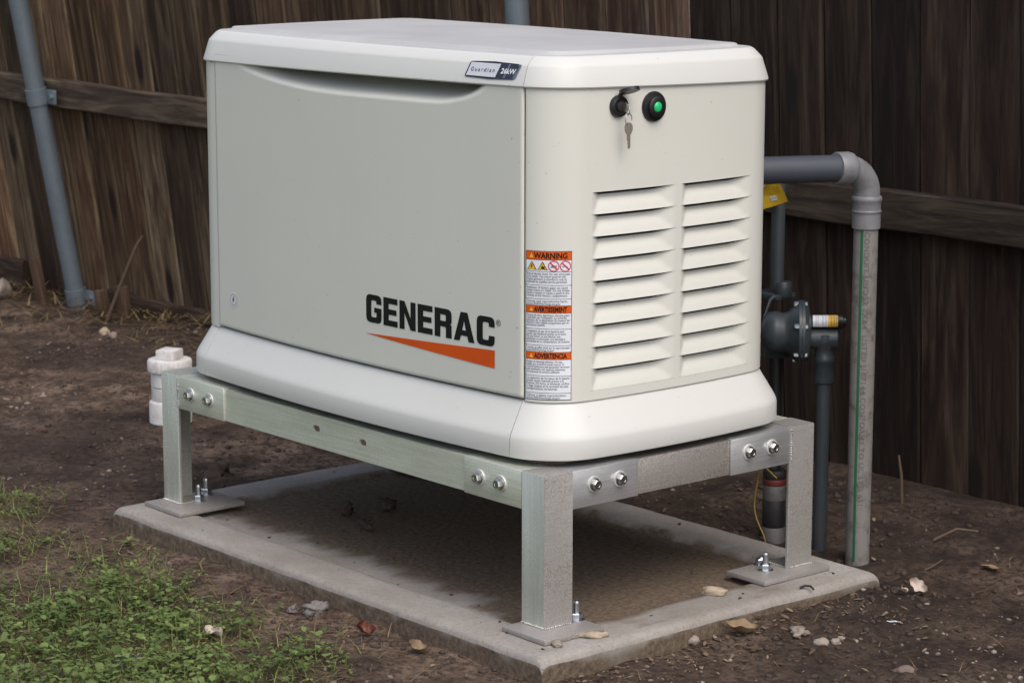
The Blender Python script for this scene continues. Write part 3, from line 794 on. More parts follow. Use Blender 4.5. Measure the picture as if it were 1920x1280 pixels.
    vs, fs = text_mesh('®', .017); n0 = len(mbv); mbv += [(a+.370, b+H-.0145) for a, b in vs]; mbf += [tuple(i+n0 for i in f) for f in fs]
    front_print('logo_lettering', mbv, mbf, .0655, .4942, M['print_black'], .0030, door)
    nn = 16; vs = []; fs = []
    for i in range(nn+1):
        t = i/nn; vs += [(.3665*t, .4708-.4545+(.4545-.4708)*t), (.3665*t, .4714-.4545+(.4882-.4714)*t)]
        if i: fs.append((2*i-2, 2*i, 2*i+1, 2*i-1))
    front_print('logo_wedge', vs, fs, .0655, .4545, M['print_orange'], .0030, door)
    # round bolt sticker
    def disc(r, n=28, cx=0, cy=0): return [(cx+r*math.cos(2*PI*i/n), cy+r*math.sin(2*PI*i/n)) for i in range(n)]
    st = front_print('bolt_sticker', disc(.0165), [tuple(range(28))], -.412, .4718, M['label_white'], .0029, door)
    vs, fs = poly_mesh([disc(.0125), disc(.0112)]); front_print('ring', vs, fs, -.412, .4718, M['label_red'], .0034, st)
    front_print('flash', [(.002, .008), (-.0045, -.001), (-.0005, -.001), (-.003, -.0085), (.0045, .0015), (.0005, .0015), (.0035, .008)], [(0, 1, 2, 4, 5, 6), (2, 3, 4)], -.412, .4718, M['print_black'], .0036, st)
    # --- badge on the front lid rim (rim leans back: follow its slope)
    def rim_at(x, h, lift):
        h -= .003; z = .964+h; t = (z-.964)/(.999-.964); off = .0048+(-.0060-.0048)*t
        if t > 1: off = -.0060-(z-.999)*.42
        p = PL.at(PL.front(x), 0, 0); return PL.at(PL.front(x), off+lift, zz(z+lidz(p[0], p[1], z)))
    def rim_print(name, vs, fs, mat, lift, parent):
        mb = MB(); mb.add([rim_at(u, v, lift) for u, v in vs], fs); return mb.build(name, mat, parent)
    bx0, bx1 = .354, .486
    def badge_pts(ins, a=None, b=None):
        x0, x1 = bx0+ins, bx1-ins; zlo, zhi = .0105+ins, .0445-ins
        return rounded([(x0-.001, zlo+.001, .005), ((x0+x1)/2, zlo-.0012, 0), (x1-.006, zlo+.001, .005), (x1+.001, zhi-.001, .006), ((x0+x1)/2, zhi+.0012, 0), (x0+.007, zhi-.001, .006)])
    def sub(vs_loops): return poly_mesh(vs_loops)
    vs, fs = sub([badge_pts(0)])
    # thick enamel badge
    out = badge_pts(0); mb = MB(); mb.grid([[rim_at(u, v, .0003) for u, v in out], [rim_at(u, v, .0018) for u, v in out]], wrap=True)
    mb.add([rim_at(u, v, .0018) for u, v in vs], fs)
    bd = mb.build('name_badge', M['badge_navy'], rimf)
    vs, fs = sub([[(bx0+.0035, .0145), (bx0+.079, .0135), (bx0+.086, .0415), (bx0+.0095, .0415)]]); rim_print('silver_field', vs, fs, M['badge_silver'], .0021, bd)
    for sx_, ww in ((.098, .005), (.122, .007)):
        rim_print('stripe', [(bx0+sx_, .0135), (bx0+sx_+ww, .0130), (bx0+sx_+ww+.008, .0425), (bx0+sx_+.008, .0430)], [(0, 1, 2, 3)], M['badge_stripe'], .00205, bd)
    vs, fs = text_mesh('Guardian', .0125, .0001, .12, space=1.55); wmax = max(a for a, b in vs); rim_print('badge_lettering', [(bx0+.012+a*.062/wmax, .0235+b) for a, b in vs], fs, M['print_black'], .0024, bd)
    vs, fs = text_mesh('26kW', .0150, .0004, .15); wmax = max(a for a, b in vs); rim_print('badge_lettering', [(bx0+.090+a*.038/wmax, .0225+b) for a, b in vs], fs, M['label_white'], .0024, bd)
    # --- lamp
    def end_frame(y, z):
        c = Vector(PL.at(PL.end(y), 0, zz(z))); c2 = Vector(PL.at(PL.end(y), .01, zz(z))); return c, (c2-c).normalized()
    c, nrm = end_frame(-.059, .9304)
    lamp = MB().lathe([(.0278, 0), (.0278, .003), (.0265, .0055), (.0195, .0065), (.0190, .0125), (.0178, .0135), (.0100, .0135), (.0095, .012)], c, nrm, 40).build('status_lamp', M['black_plastic'], root, 40)
    MB().lathe([(.0094, .0118), (.0090, .0136), (.0070, .0152), (.0035, .0160), (.001, .0163)], c, nrm, 24).build('lens', M['lamp_green'], lamp, 60)
    # --- lock with its weather flap
    c, nrm = end_frame(-.142, .9355)
    lock = MB().lathe([(.0200, 0), (.0200, .004), (.0185, .0072), (.0150, .0085), (.0140, .0070), (.0105, .0068), (.0100, .0085), (.002, .0088)], c, nrm, 36).build('lock', M['black_plastic'], root, 40)
    tv = Vector((0, 0, 1)); sd = tv.cross(nrm).normalized()
    fl = MB(); hinge = c+tv*.0235+nrm*.006
    dirv = (nrm*.80+tv*.30+sd*.45).normalized(); sidev = (sd-dirv*sd.dot(dirv)).normalized(); upv = dirv.cross(sidev).normalized()
    top = []; bot = []
    for i in range(28):
        an = 2*PI*i/28; p = hinge+dirv*(.0185+.0190*math.cos(an))+sidev*.0175*math.sin(an); top.append(p+upv*.0030); bot.append(p-upv*.0030)
    fl.grid([bot, top], wrap=True); fl.add(top, [tuple(range(28))]); fl.add(bot, [tuple(range(27, -1, -1))])
    fl.tube([c+tv*.016+nrm*.004, c+tv*.0215+nrm*.0075, hinge+dirv*.004], .0042, 8)
    fl.build('lock_flap', M['black_plastic'], lock, 40)
    slotm = MB().lathe([(.0088, .0090), (.0085, .0105), (.0060, .0108)], c, nrm, 24).build('cylinder_core', M['dark_steel'], lock, 40)
    keyc = c+nrm*.0125
    # --- warning label round the corner
    lw0 = sF1+.004; Ltop, Lbot = .6815, .4095; LW = PL.end(-.239)-lw0
    def lab(name, vs, fs, mat, off, parent):
        mb = MB(); mb.add([PL.at(lw0+u, off, zz(Lbot+v)) for u, v in vs], fs); return mb.build(name, mat, parent, 60)
    def labrect(u0, u1, v0, v1, n=20):
        us = frange(u0, u1, n); vs = [(u, v) for v in (v0, v1) for u in us]; return vs, [(i, i+1, n+2+i, n+1+i) for i in range(n)]
    LH = Ltop-Lbot
    wl = lab('warning_label', *labrect(0, LW, 0, LH), M['print_black'], .0007, endp)
    def band(u0, u1, v0, v1, mat, name): lab(name, *labrect(u0, u1, v0, v1), M[mat], .0010, wl)
    b = .0011
    # rows from the top: (kind, height)
    rows_ = [('h', .0150, 'WARNING'), ('p', .0200, ''), ('t', .0235, 'Risk of electric shock. No user serviceable\nparts inside. The control panel for this\nengine generator is intended to only be\noperated by qualified service personnel.'),
             ('t', .0235, 'Explosion of battery gases can cause\nsevere injury or death. Do not smoke,\nstrike a match or cause a spark in the\nvicinity of this battery compartment.'), ('t', .0115, 'Cancer and reproductive harm\nwww.P65Warnings.ca.gov'),
             ('h', .0130, 'AVERTISSEMENT'), ('t', .0275, "Risque de choc électrique. Aucune pièce\nréparable par l'utilisateur. Le contrôle\npanneau de ce générateur de moteur est\ndestiné à être utilisé uniquement par un\npersonnel qualifié."),
             ('t', .0285, "L'explosion de gaz de la batterie peut\ncauser des blessures graves ou la mort.\nNe pas fumer, ne pas allumer une\nallumette ni provoquer une étincelle à\nproximité de ce compartiment de batterie."), ('t', .0115, 'Cancer et effet nocif sur la reproduction\nwww.P65Warnings.ca.gov'),
             ('h', .0130, 'ADVERTENCIA'), ('t', .0285, 'Riesgo de descarga eléctrica. No hay\npiezas que el usuario pueda reparar. El\ncontrol panel para este generador de motor\nestá destinado a ser operado solamente\npor personal de servicio calificado.'),
             ('t', .0300, 'La explosión de los gases de la batería\npuede causar lesiones graves o la\nmuerte. No fume, ni encienda cerillos\no haga chispas en la vecindad de este\ncompartimento de baterías.'), ('t', .0115, 'Cáncer y daños reproductivos\nwww.P65Warnings.ca.gov')]
    sc = (LH-b)/sum(r[1] for r in rows_); v = LH-b*.5
    sp = LW/.098
    for kind, h, body in rows_:
        h *= sc; v0, v1 = v-h+b*.5, v-b*.35
        if kind == 'h':
            band(b, LW-b, v0, v1, 'label_orange', 'heading_band')
            vs, fs = text_mesh(body, h*.92, .00045, align='CENTER'); wmax = max(a for a, q in vs)*2; s2 = min(1.05, (LW*.70)/wmax)
            lab('heading_lettering', [(LW*.55+a*s2, v0+h*.16+q) for a, q in vs], fs, M['print_black'], .0014, wl)
            cx = LW*.55-wmax*s2/2-.0055
            lab('warning_sign', [(cx-.004, v0+h*.2), (cx+.004, v0+h*.2), (cx, v0+h*.75)], [(0, 1, 2)], M['label_yellow'], .0014, wl)
        elif kind == 'p':
            band(b, LW-b, v0, v1, 'label_white', 'pictogram_band'); vm = (v0+v1)/2
            for i in range(2):
                cx = LW*(.145+.235*i); r = .0095
                tri = [(cx-r, vm-r*.8), (cx+r, vm-r*.8), (cx, vm+r*.85)]
                lab('warning_triangle', tri, [(0, 1, 2)], M['print_black'], .0014, wl)
                lab('warning_triangle', [(cx+(a-cx)*.80, vm-.0008+(q-vm)*.78) for a, q in tri], [(0, 1, 2)], M['label_yellow'], .0018, wl)
                if i == 0: lab('flash', [(cx+.001, vm+.004), (cx-.0022, vm-.001), (cx, vm-.001), (cx-.0012, vm-.0062), (cx+.0022, vm+.0006), (cx+.0002, vm+.0006)], [(0, 1, 2, 5), (2, 3, 4, 5)], M['print_black'], .0022, wl)
                else: lab('blast', [(cx-.004, vm-.005), (cx-.001, vm-.002), (cx-.0015, vm+.002), (cx+.001, vm-.001), (cx+.005, vm-.002), (cx+.003, vm-.0035), (cx+.005, vm-.006)], [(0, 1, 2, 3), (0, 3, 4, 5), (0, 5, 6)], M['print_black'], .0022, wl)
            for i in range(2):
                cx = LW*(.615+.245*i); r = .0100
                vs, fs = poly_mesh([disc(r, 32, cx, vm), disc(r*.84, 32, cx, vm)]); lab('prohibition_ring', vs, fs, M['label_red'], .0018, wl)
                a = r*.66; w_ = .0008
                lab('cigarette', [(cx-.006, vm-.0018), (cx+.004, vm-.0018), (cx+.004, vm-.0002), (cx-.006, vm-.0002)] if i else [(cx-.006, vm-.0030), (cx+.005, vm-.0025), (cx+.0055, vm+.0012), (cx-.004, vm+.0005)], [(0, 1, 2, 3)], M['label_grey'], .0014, wl)
                lab('prohibition_bar', [(cx-a-w_, vm+a-w_), (cx-a+w_, vm+a+w_), (cx+a+w_, vm-a+w_), (cx+a-w_, vm-a-w_)], [(3, 2, 1, 0)], M['label_red'], .0019, wl)
        else:
            band(b, LW-b, v0, v1, 'label_white', 'text_band'); nl = body.count('\n')+1
            vs, fs = text_mesh(body, h/nl*.98, .00008, line=.83); wmax = max(a for a, q in vs); s2 = min(1.0, (LW-.006)/wmax); q1 = max(q for a, q in vs)
            lab('small_print', [(.0025+a*s2, v1-.0012+(q-q1)*.96) for a, q in vs], fs, M['label_grey'], .0014, wl)
        v -= h
    return Vector((GX, GY, GZ))+keyc, nrm
KEYP, KEYN = generator()

# key ring hanging in the lock
def keys():
    root = empty('lock_key', KEYP)
    tag(root, 'small steel key on a ring hanging from the black lock', 'key')
    sd = Vector((0, 0, 1)).cross(KEYN).normalized(); up = Vector((0, 0, 1))
    def torus(c, ax, R, r, name):
        t = ax.orthogonal().normalized(); b = ax.cross(t); mb = MB()
        pts = [c+(t*math.cos(2*PI*i/28)+b*math.sin(2*PI*i/28))*R for i in range(29)]
        mb.tube(pts, r, 8, False); return mb.build(name, M['steel'], root, 60)
    MB().box(-.0012, .010, -.006, .006, -.006, .006, .001)
    mb = MB(); p0 = KEYN*.002; hd = [p0+KEYN*(.008+.007*math.cos(2*PI*i/20))+up*.0085*math.sin(2*PI*i/20) for i in range(20)]
    mb.grid([[p-sd*.001 for p in hd], [p+sd*.001 for p in hd]], wrap=True); mb.add([p+sd*.001 for p in hd], [tuple(range(20))]); mb.add([p-sd*.001 for p in hd], [tuple(range(19, -1, -1))])
    mb.build('inserted_key', M['key_metal'], root, 40)
    c1 = KEYN*.013-up*.006+sd*.003
    torus(c1, (sd+KEYN*.4).normalized(), .0085, .0008, 'ring')
    c2 = c1-up*.0155+sd*.001
    torus(c2, (KEYN+sd*.3).normalized(), .0100, .0008, 'ring')
    # the hanging key, flat towards the end of the generator
    k0 = c2-up*.0085; K = []
    prof = [(0, .003), (.0055, .001), (.0078, -.005), (.0075, -.011), (.0050, -.017), (.0034, -.020), (.0034, -.040), (.0022, -.0445), (-.0008, -.0445), (-.0016, -.041), (-.0010, -.0385), (-.0024, -.036), (-.0014, -.033), (-.0026, -.030), (-.0034, -.0275), (-.0034, -.020), (-.0050, -.017), (-.0075, -.011), (-.0078, -.005), (-.0055, .001)]
    fx = (sd*.92+KEYN*.38).normalized(); fn = fx.cross(up).normalized()
    hole = [(.0018*math.cos(2*PI*i/12), -.0015+.0018*math.sin(2*PI*i/12)) for i in range(12)]
    vs, fs = poly_mesh([prof, hole])
    mb = MB()
    for s_ in (1, -1): mb.add([k0+fx*a+up*b+fn*.0009*s_ for a, b in vs], [f if s_ > 0 else f[::-1] for f in fs])
    mb.grid([[k0+fx*a+up*b-fn*.0009 for a, b in prof], [k0+fx*a+up*b+fn*.0009 for a, b in prof]], wrap=True)
    mb.build('hanging_key', M['key_metal'], root, 30)
keys()

# ------------------------------------------------------------------ electrical conduit
def arc(c, a, b, R, t0, t1, n): return [Vector(c)+(Vector(a)*math.cos(t)+Vector(b)*math.sin(t))*R for t in frange(t0, t1, n)]
def conduit():
    bx, by = .556, .562
    root = empty('electrical_conduit', (bx, by, -.05)); o = Vector(root.location)
    tag(root, 'grey plastic conduit rising from the soil and elbowing into the generator back', 'conduit')
    R = .0245; zt = .716
    MB().lathe([(R, -.10), (R, zt)], -o+Vector((bx, by, 0)), (0, 0, 1), 32, False).build('riser', M['conduit_light'], root, 60)
    rp = root.children[0] if False else [c for c in COL.objects if c.parent == root][0]
    C0 = Vector((bx, by, 0))-o
    # collar and bell
    MB().lathe([(R+.0005, .646), (.0285, .648), (.0285, .678), (.0290, .6785), (.0300, .680), (.0300, .683), (.0288, .6845), (.0288, .700), (.0300, .702), (.0308, .705), (.0308, .709), (.0290, .712), (.0245, .713)], C0, (0, 0, 1), 36, False).build('coupling', M['conduit_grey'], root, 35)
    # elbow
    toward = (Vector((.485, .300, .775))-Vector((bx, by, .768))).normalized(); th = Vector((toward.x, toward.y, 0)).normalized()
    Rb = .052; cen = C0+Vector((0, 0, .718))+th*Rb
    pts = [C0+Vector((0, 0, .704))]+arc(cen, -th, Vector((0, 0, 1)), Rb, 0, PI/2*.97, 14)
    el = MB().tube(pts, .0262, 28, False).build('elbow', M['conduit_grey'], root, 60)
    end = pts[-1]; dv = (pts[-1]-pts[-2]).normalized(); dv = toward
    MB().lathe([(.0262, -.012), (.0310, -.006), (.0325, .0), (.0325, .026), (.0315, .0285), (.0268, .029)], end-dv*.004, dv, 36, False).build('bell', M['conduit_grey'], el, 35)
    MB().tube([end, end+dv*.30], .0268, 32).build('conduit_run', M['conduit_dark'], root, 60)
    # dashes of faint print along the run
    side = Vector((CAM.x-bx, CAM.y-by, 0)).normalized(); perp = Vector((0, 0, 1)).cross(side).normalized()
    # green stripe and print on the riser
    a0 = math.atan2(side.y, side.x)
    def cyl(u, z, lift): an = a0+u/R; return C0+Vector((math.cos(an)*(R+lift), math.sin(an)*(R+lift), z))
    rows = [[cyl(u, z, .0004) for u in (-.0105, -.0085, -.0065, -.0048)] for z in frange(-.035, .646, 10)]
    mb = MB(); mb.grid(rows); mb.build('green_stripe', M['print_green'], rp)
    vs, fs = text_mesh('CONDUIT UNDER EX&4  LISTED J107144 CONFORMS TO UL STD 651', .0175, .0003, space=1.1); wmax = max(a for a, b in vs)
    mb = MB(); mb.add([cyl(b*.85-.0022, .643-a*.56/wmax, .0005) for a, b in vs], [f for f in fs]); mb.build('printed_lettering', M['print_grey'], rp)
conduit()

# ------------------------------------------------------------------ gas line with regulator
def gas():
    Y = .558; root = empty('gas_regulator', (.454, Y, -.05)); o = Vector(root.location)
    tag(root, 'dark grey gas regulator with pipes behind the right end of the generator', 'gas regulator')
    def P(x, z, y=Y): return Vector((x, y, z))-o
    X = Vector((1, 0, 0)); Z = Vector((0, 0, 1)); N = Vector((0, -1, 0))
    A = Vector((.70, .714, 0)).normalized(); B_ = Vector((A.y, -A.x, 0)); C = P(.396, .415, .548); tx = C+A*.050; tx.z = 0-o.z
    def up(z): return Vector((tx.x, tx.y, z-o.z))
    MB().tube([up(-.12), up(.335)], .0145, 22).build('supply_pipe', M['gas_pipe'], root, 60)
    MB().lathe([(.0150, .310), (.0200, .312), (.0205, .322), (.0200, .352), (.0215, .354), (.0215, .364), (.019, .368), (.019, .384), (.023, .392), (.024, .400), (.022, .412), (.010, .418)], up(0), Z, 28, False).build('union', M['gas_paint'], root, 40)
    MB().lathe([(.020, -.035), (.022, -.02), (.022, .026), (.018, .029)], up(.402), A, 24).build('tee_arm', M['gas_paint'], root, 40)
    MB().lathe([(.018, -.080), (.030, -.076), (.040, -.066), (.044, -.050), (.040, -.034), (.044, -.024), (.056, -.014), (.063, -.006), (.0665, -.004), (.0665, .0020)], C, A, 44, False).build('housing', M['gas_paint'], root, 40)
    fl = MB().lathe([(.0665, .0026), (.0665, .0080), (.063, .0095), (.060, .014), (.048, .019), (.030, .022), (.012, .023)], C, A, 44).build('cover', M['gas_paint'], root, 40)
    for k in range(6):
        a = 2*PI*(k+.35)/6; c = C+B_*math.cos(a)*.0605+Z*math.sin(a)*.0605
        b = MB(); b.lathe([(.0050, -.014), (.0060, -.010), (.0060, .013), (.0045, .015)], c, A, 6); b.build('cover_bolt', M['zinc'], fl, 30)
    MB().lathe([(.017, 0), (.0185, .002), (.0185, .030), (.0170, .032)], P(.335, .480), Z, 20).build('outlet_boss', M['gas_paint'], root, 40)
    MB().box(.270-o.x, .345-o.x, -.030, .030, .475-o.z, .487-o.z, .003).build('mounting_flange', M['gas_paint'], root, 40)
    MB().lathe([(.012, 0), (.0285, .002), (.0285, .026), (.012, .028)], P(.318, .350), Z, 8).build('lower_nut', M['gas_paint'], root, 40)
    # spring tube with its label
    S0 = C+A*.022+Z*.022; SA = (A+Z*.02).normalized(); SN = -B_ if B_.dot(Vector((1, -1, 0))) < 0 else B_
    st = MB().lathe([(.0145, 0), (.0150, .004), (.0150, .062), (.0138, .065), (.0105, .066), (.0100, .071), (.004, .072)], S0, SA, 28).build('spring_tube', M['black_plastic'], root, 40)
    def band(x0, x1, mat, name, lift):
        rows = [[S0+SA*x+(SN*math.cos(a)+Z*math.sin(a))*(.0150+lift) for a in frange(-.55, 1.25, 14)] for x in (x0, x1)]
        mb = MB(); mb.grid(rows); return mb.build(name, M[mat], st, 60)
    band(.003, .034, 'label_white', 'rating_label', .0004); band(.034, .054, 'label_yellow', 'yellow_label', .0004)
    for x in (.040, .046, .051): band(x, x+.0010, 'label_grey', 'label_line', .0007)
    for x in (.009, .013, .023, .029): band(x, x+.0008, 'label_grey', 'label_line', .0007)
    # outlet riser towards the generator and lower pipe
    MB().tube([P(.318, .48), P(.318, .715), P(.318, .726), P(.316, .734, Y-.010), P(.315, .737, Y-.03), P(.312, .738, .30)], .0142, 20).build('outlet_pipe', M['gas_pipe'], root, 60)
    MB().tube([P(.318, .36), P(.318, .112)], .0155, 20).build('drip_leg', M['tape_black'], root, 60)
    MB().tube([P(.297, .395, Y-.03), P(.335, .478, Y-.035), P(.342, .486, Y-.03)], .003, 8).build('sensing_tube', M['zinc'], root, 60)
gas()
def tagcard():
    pts = [(.274, .709), (.344, .718), (.366, .684), (.292, .658)]
    mb = MB(); y = .528; c = Vector((.318, y, .70)); root = empty('hang_tag', c)
    tag(root, 'yellow printed card tag hanging on the gas pipe under the conduit', 'tag')
    n = 6; rows = []
    def q(s_, t_, lift=0):
        a = Vector(pts[0]).lerp(Vector(pts[1]), s_); b = Vector(pts[3]).lerp(Vector(pts[2]), s_); p = a.lerp(b, t_)
        return Vector((p[0], y-lift+.006*math.sin(s_*3)+.012*(s_-.5), p[1]))-c
    f = [[q(i/n, j/n) for i in range(n+1)] for j in range(n+1)]; bk = [[q(i/n, j/n, -.0008) for i in range(n+1)] for j in range(n+1)]
    mb.grid(f); mb.grid(bk, flip=True); card = mb.build('card', M['tag_yellow'], root, 60)
    mb = MB(); mb.grid([[q(.45+.22*i, .55+.22*j, .0008) for i in (0, 1)] for j in (0, 1)]); st = mb.build('barcode_sticker', M['label_white'], card)
    mb = MB()
    for k in range(7): mb.add([q(.47+.028*k, .60, .0012), q(.48+.028*k, .60, .0012), q(.48+.028*k, .72, .0012), q(.47+.028*k, .72, .0012)], [(0, 1, 2, 3)])
    mb.build('bars', M['label_grey'], card)
    mb = MB()
    for k in range(6):
        for a in range(8): mb.add([q(.08+.10*a, .12+.065*k, .0008), q(.15+.10*a, .12+.065*k, .0008), q(.15+.10*a, .145+.065*k, .0008), q(.08+.10*a, .145+.065*k, .0008)], [(0, 1, 2, 3)])
    mb.build('printed_lines', M['tag_print'], card)
    MB().tube([Vector((.300, y, .706))-c, Vector((.310, y+.01, .722))-c, Vector((.318, .541, .726))-c], .0010, 6).build('tie', M['label_white'], root)
tagcard()
def sleeve():
    root = empty('ground_sleeve', (.322, .558, -.05)); o = Vector(root.location); C0 = Vector((.322, .558, 0))-o
    tag(root, 'dark taped pipe stub with a red and white label behind the slab', 'pipe stub')
    R = .0245
    for a, b, m_, nm in ((-.10, -.012, 'label_white', 'lower_wrap'), (-.0115, .046, 'tape_black', 'tape'), (.0465, .078, 'label_white', 'label_band'), (.0782, .092, 'label_red', 'red_band'), (.0922, .110, 'tape_black', 'collar')):
        MB().lathe([(R*.97, a), (R, a+.002), (R, b-.002), (R*.97, b)], C0, (0, 0, 1), 28).build(nm, plain('wrap_'+nm, {'label_white': (.12, .115, .115), 'tape_black': (.015, .015, .017), 'label_red': (.12, .02, .018)}[m_], .5, dirt=.9, dirtc=(.04, .03, .025)), root, 40)
    wr = [(.365, .520, .105), (.335, .526, .116), (.312, .530, .121), (.298, .534, .09), (.292, .532, .05), (.296, .528, .02), (.312, .524, -.005), (.330, .522, -.028), (.342, .520, -.06)]
    mb = MB(); P_ = [Vector(p) for p in wr]; fine = []
    for i in range(len(P_)-1):
        p0 = P_[max(i-1, 0)]; p1 = P_[i]; p2 = P_[i+1]; p3 = P_[min(i+2, len(P_)-1)]
        for k in range(6):
            t_ = k/6; fine.append(.5*((2*p1)+(p2-p0)*t_+(2*p0-5*p1+4*p2-p3)*t_**2+(3*p1-p0-3*p2+p3)*t_**3))
    fine.append(P_[-1]); base = Vector((.342, .52, -.05)); mb.tube([p-base for p in fine], .0014, 8)
    o2 = mb.build('tracer_wire', M['wire_yellow'], None, 60); o2.location = base
    tag(o2, 'thin yellow tracer wire looping beside the taped pipe stub', 'wire')
sleeve()

# ------------------------------------------------------------------ white drain cleanout
def cleanout():
    c = Vector((-1.483, .219, -.052)); root = empty('drain_cleanout', c)
    tag(root, 'soil-stained white plastic drain cleanout with a square plug', 'cleanout')
    def fl(prof, nm, n=40, rib=0):
        mb = MB(); mb.lathe(prof, (0, 0, 0), (0, 0, 1), n, True)
        if rib:
            def kk(x, y): return 1+(.018 if int(math.atan2(y, x)/(2*PI)*72+100) % 2 else -.006) if math.hypot(x, y) > .052 else 1
            mb.v = [(x*kk(x, y), y*kk(x, y), z) for x, y, z in mb.v]
        return mb.build(nm, M['white_pvc'], root, 35)
    fl([(.0500, -.05), (.0500, .055), (.0525, .060)][:2]+[(.0515, .058)], 'riser')
    fl([(.0500, .006), (.0545, .010), (.0545, .058), (.0530, .064), (.0480, .066)], 'hub')
    fl([(.0470, .064), (.0480, .066), (.0480, .100), (.0455, .1015)], 'adapter_sleeve')
    fl([(.0455, .1025), (.0485, .104), (.0485, .138), (.0470, .140)], 'adapter')
    cap = fl([(.0480, .1405), (.0545, .1425), (.0555, .146), (.0555, .168), (.0535, .172), (.050, .173), (.020, .1725)], 'screw_cap', 144, 1)
    MB().box(-.0265, .0265, -.0265, .0265, .1726, .198, .0035).build('square_plug', M['white_pvc'], cap, 40)
    cap.rotation_euler.z = .5
cleanout()

# ------------------------------------------------------------------ loose things on the ground
def lump(name, mat, loc, size, label, cat, seed, group=None, sub=3, rough=.28):
    r = random.Random(seed); bm = bmesh.new(); bmesh.ops.create_icosphere(bm, subdivisions=sub, radius=1)
    o3 = Vector((r.uniform(0, 50), r.uniform(0, 50), r.uniform(0, 50)))
    for v in bm.verts:
        n = mnoise.noise(v.co*1.3+o3)*rough*1.5+mnoise.noise(v.co*3.1+o3)*rough*.8+(mnoise.noise(v.co*7.5+o3)*.42 if rough > .4 else 0)
        v.co = v.co*(1+n); v.co.x *= size[0]; v.co.y *= size[1]; v.co.z *= size[2]
    me = bpy.data.meshes.new(name); bm.to_mesh(me); bm.free(); me.materials.append(M[mat]); me.shade_smooth()
    o = link(name, me); o.location = (loc[0], loc[1], loc[2]+size[2]*(.55 if loc[2] == 0 else .30)); o.rotation_euler.z = r.uniform(0, 6)
    return tag(o, label, cat, group)
def leaf(name, mat, loc, L, W, curl, rotz, label, cat, tilt=0, thick=.0012):
    mb = MB(); n, k = 14, 8; top = []; bot = []
    for i in range(n+1):
        t_ = i/n; w_ = W*math.sin(PI*min(1, t_*.97+.03))**.7*(1+.16*math.sin(t_*17+loc[0]*30)); r = []; b = []
        for j in range(k+1):
            s_ = -1+2*j/k; z = curl*(s_*s_)*W+curl*.5*L*(t_-.5)**2+.10*W*math.sin(t_*9+s_*3+loc[1]*20)
            r.append((L*(t_-.5), w_*s_*.5, z+thick)); b.append((L*(t_-.5), w_*s_*.5, z))
        top.append(r); bot.append(b)
    mb.grid(top); mb.grid(bot, flip=True)
    o = mb.build(name, M[mat], None, 60); o.location = (loc[0], loc[1], loc[2]+.002); o.rotation_euler = (tilt, tilt*.6, rotz)
    return tag(o, label, cat)
def stick(name, pts, r, mat, label, cat, group=None):
    base = Vector(pts[0]); mb = MB(); P_ = [Vector(p)-base for p in pts]
    mb.tube(P_, [r*(1-.35*i/(len(P_)-1)) for i in range(len(P_))], 8)
    o = mb.build(name, M[mat], None, 50); o.location = base; return tag(o, label, cat, group)
def gz(x, y): return ground_z(x, y)
# on and beside the slab
lump('wood_chip', 'wood_chip', (.636, .073, 0), (.026, .013, .009), 'pale wood chip on the slab between the two right legs', 'wood chip', 3)
lump('wood_chip', 'wood_chip', (.694, -.288, 0), (.024, .011, .007), 'pale wood chip on the slab beside the near base plate', 'wood chip', 4)
lump('mortar_crumb', 'stone_pale', (.690, -.372, 0), (.014, .010, .006), 'flat mortar crumb on the slab in front of the near base plate', 'crumb', 5)
stick('zip_tie_end', [(.716, .222, .002), (.722, .231, .006), (.731, .236, .006), (.740, .236, .001)], .003, 'tape_black', 'curved black plastic tie end on the slab edge', 'plastic tie')
leaf('dry_leaf', 'dry_leaf', (.770, .010, gz(.77, .01)+.006), .062, .032, .4, .9, 'tan curled leaf lying under the right slab edge', 'leaf', .2)
leaf('bark_curl', 'bark', (.795, .125, -.034), .085, .020, -.55, 1.15, 'long curled brown bark strip leaning on the right slab edge', 'bark', .28)
leaf('bark_strip', 'bark', (.800, .085, -.034), .055, .014, -.6, .55, 'short brown bark strip crossing under the longer curled one', 'bark', .2)
lump('lump_of_ash', 'stone_pale', (.835, .098, gz(.835, .098)), (.024, .016, .010), 'grey crumbly lump under the curled bark', 'lump', 9, rough=.5)
lump('limestone_pebble', 'stone_pale', (.735, -.078, gz(.735, -.078)+.004), (.012, .010, .009), 'pale pebble just below the slab edge left of the tan curled leaf', 'pebble', 10)
leaf('pale_chip', 'pale_leaf', (.718, -.066, gz(.718, -.066)+.010), .045, .016, .2, 1.1, 'narrow pale bark chip leaning below the right slab edge', 'bark chip', .7)
leaf('pale_leaf', 'pale_leaf', (.795, .473, gz(.795, .473)+.014), .040, .024, .3, .5, 'whitish folded leaf standing on dark soil right of the slab corner', 'leaf', .9)
leaf('pale_leaf', 'pale_leaf', (.789, .437, gz(.789, .437)+.008), .032, .014, .3, 2.0, 'narrow whitish chip between the slab corner and the folded pale leaf', 'leaf', .6)
leaf('paper_scrap', 'label_white', (.891, .294, gz(.891, .294)), .026, .006, .05, .7, 'thin white scrap lying on bare soil at lower right', 'scrap')
for k, (x, y, s) in enumerate([(.895, .092, .013), (.912, .112, .010), (.905, .135, .008)]):
    lump('pale_pebble', 'stone_pale', (x, y, gz(x, y)), (s, s*.8, s*.7), ('largest', 'middle', 'smallest')[k]+' of three pale pebbles clustered on the soil right of the bark', 'pebble', 30+k, 'pebbles clustered right of the bark')
stick('dry_stalk', [(.334, .951, gz(.334, .951)), (.336, .945, .04), (.331, .940, .085)], .0042, 'twig', 'short upright dry stalk near the fence right of the conduit', 'stalk')
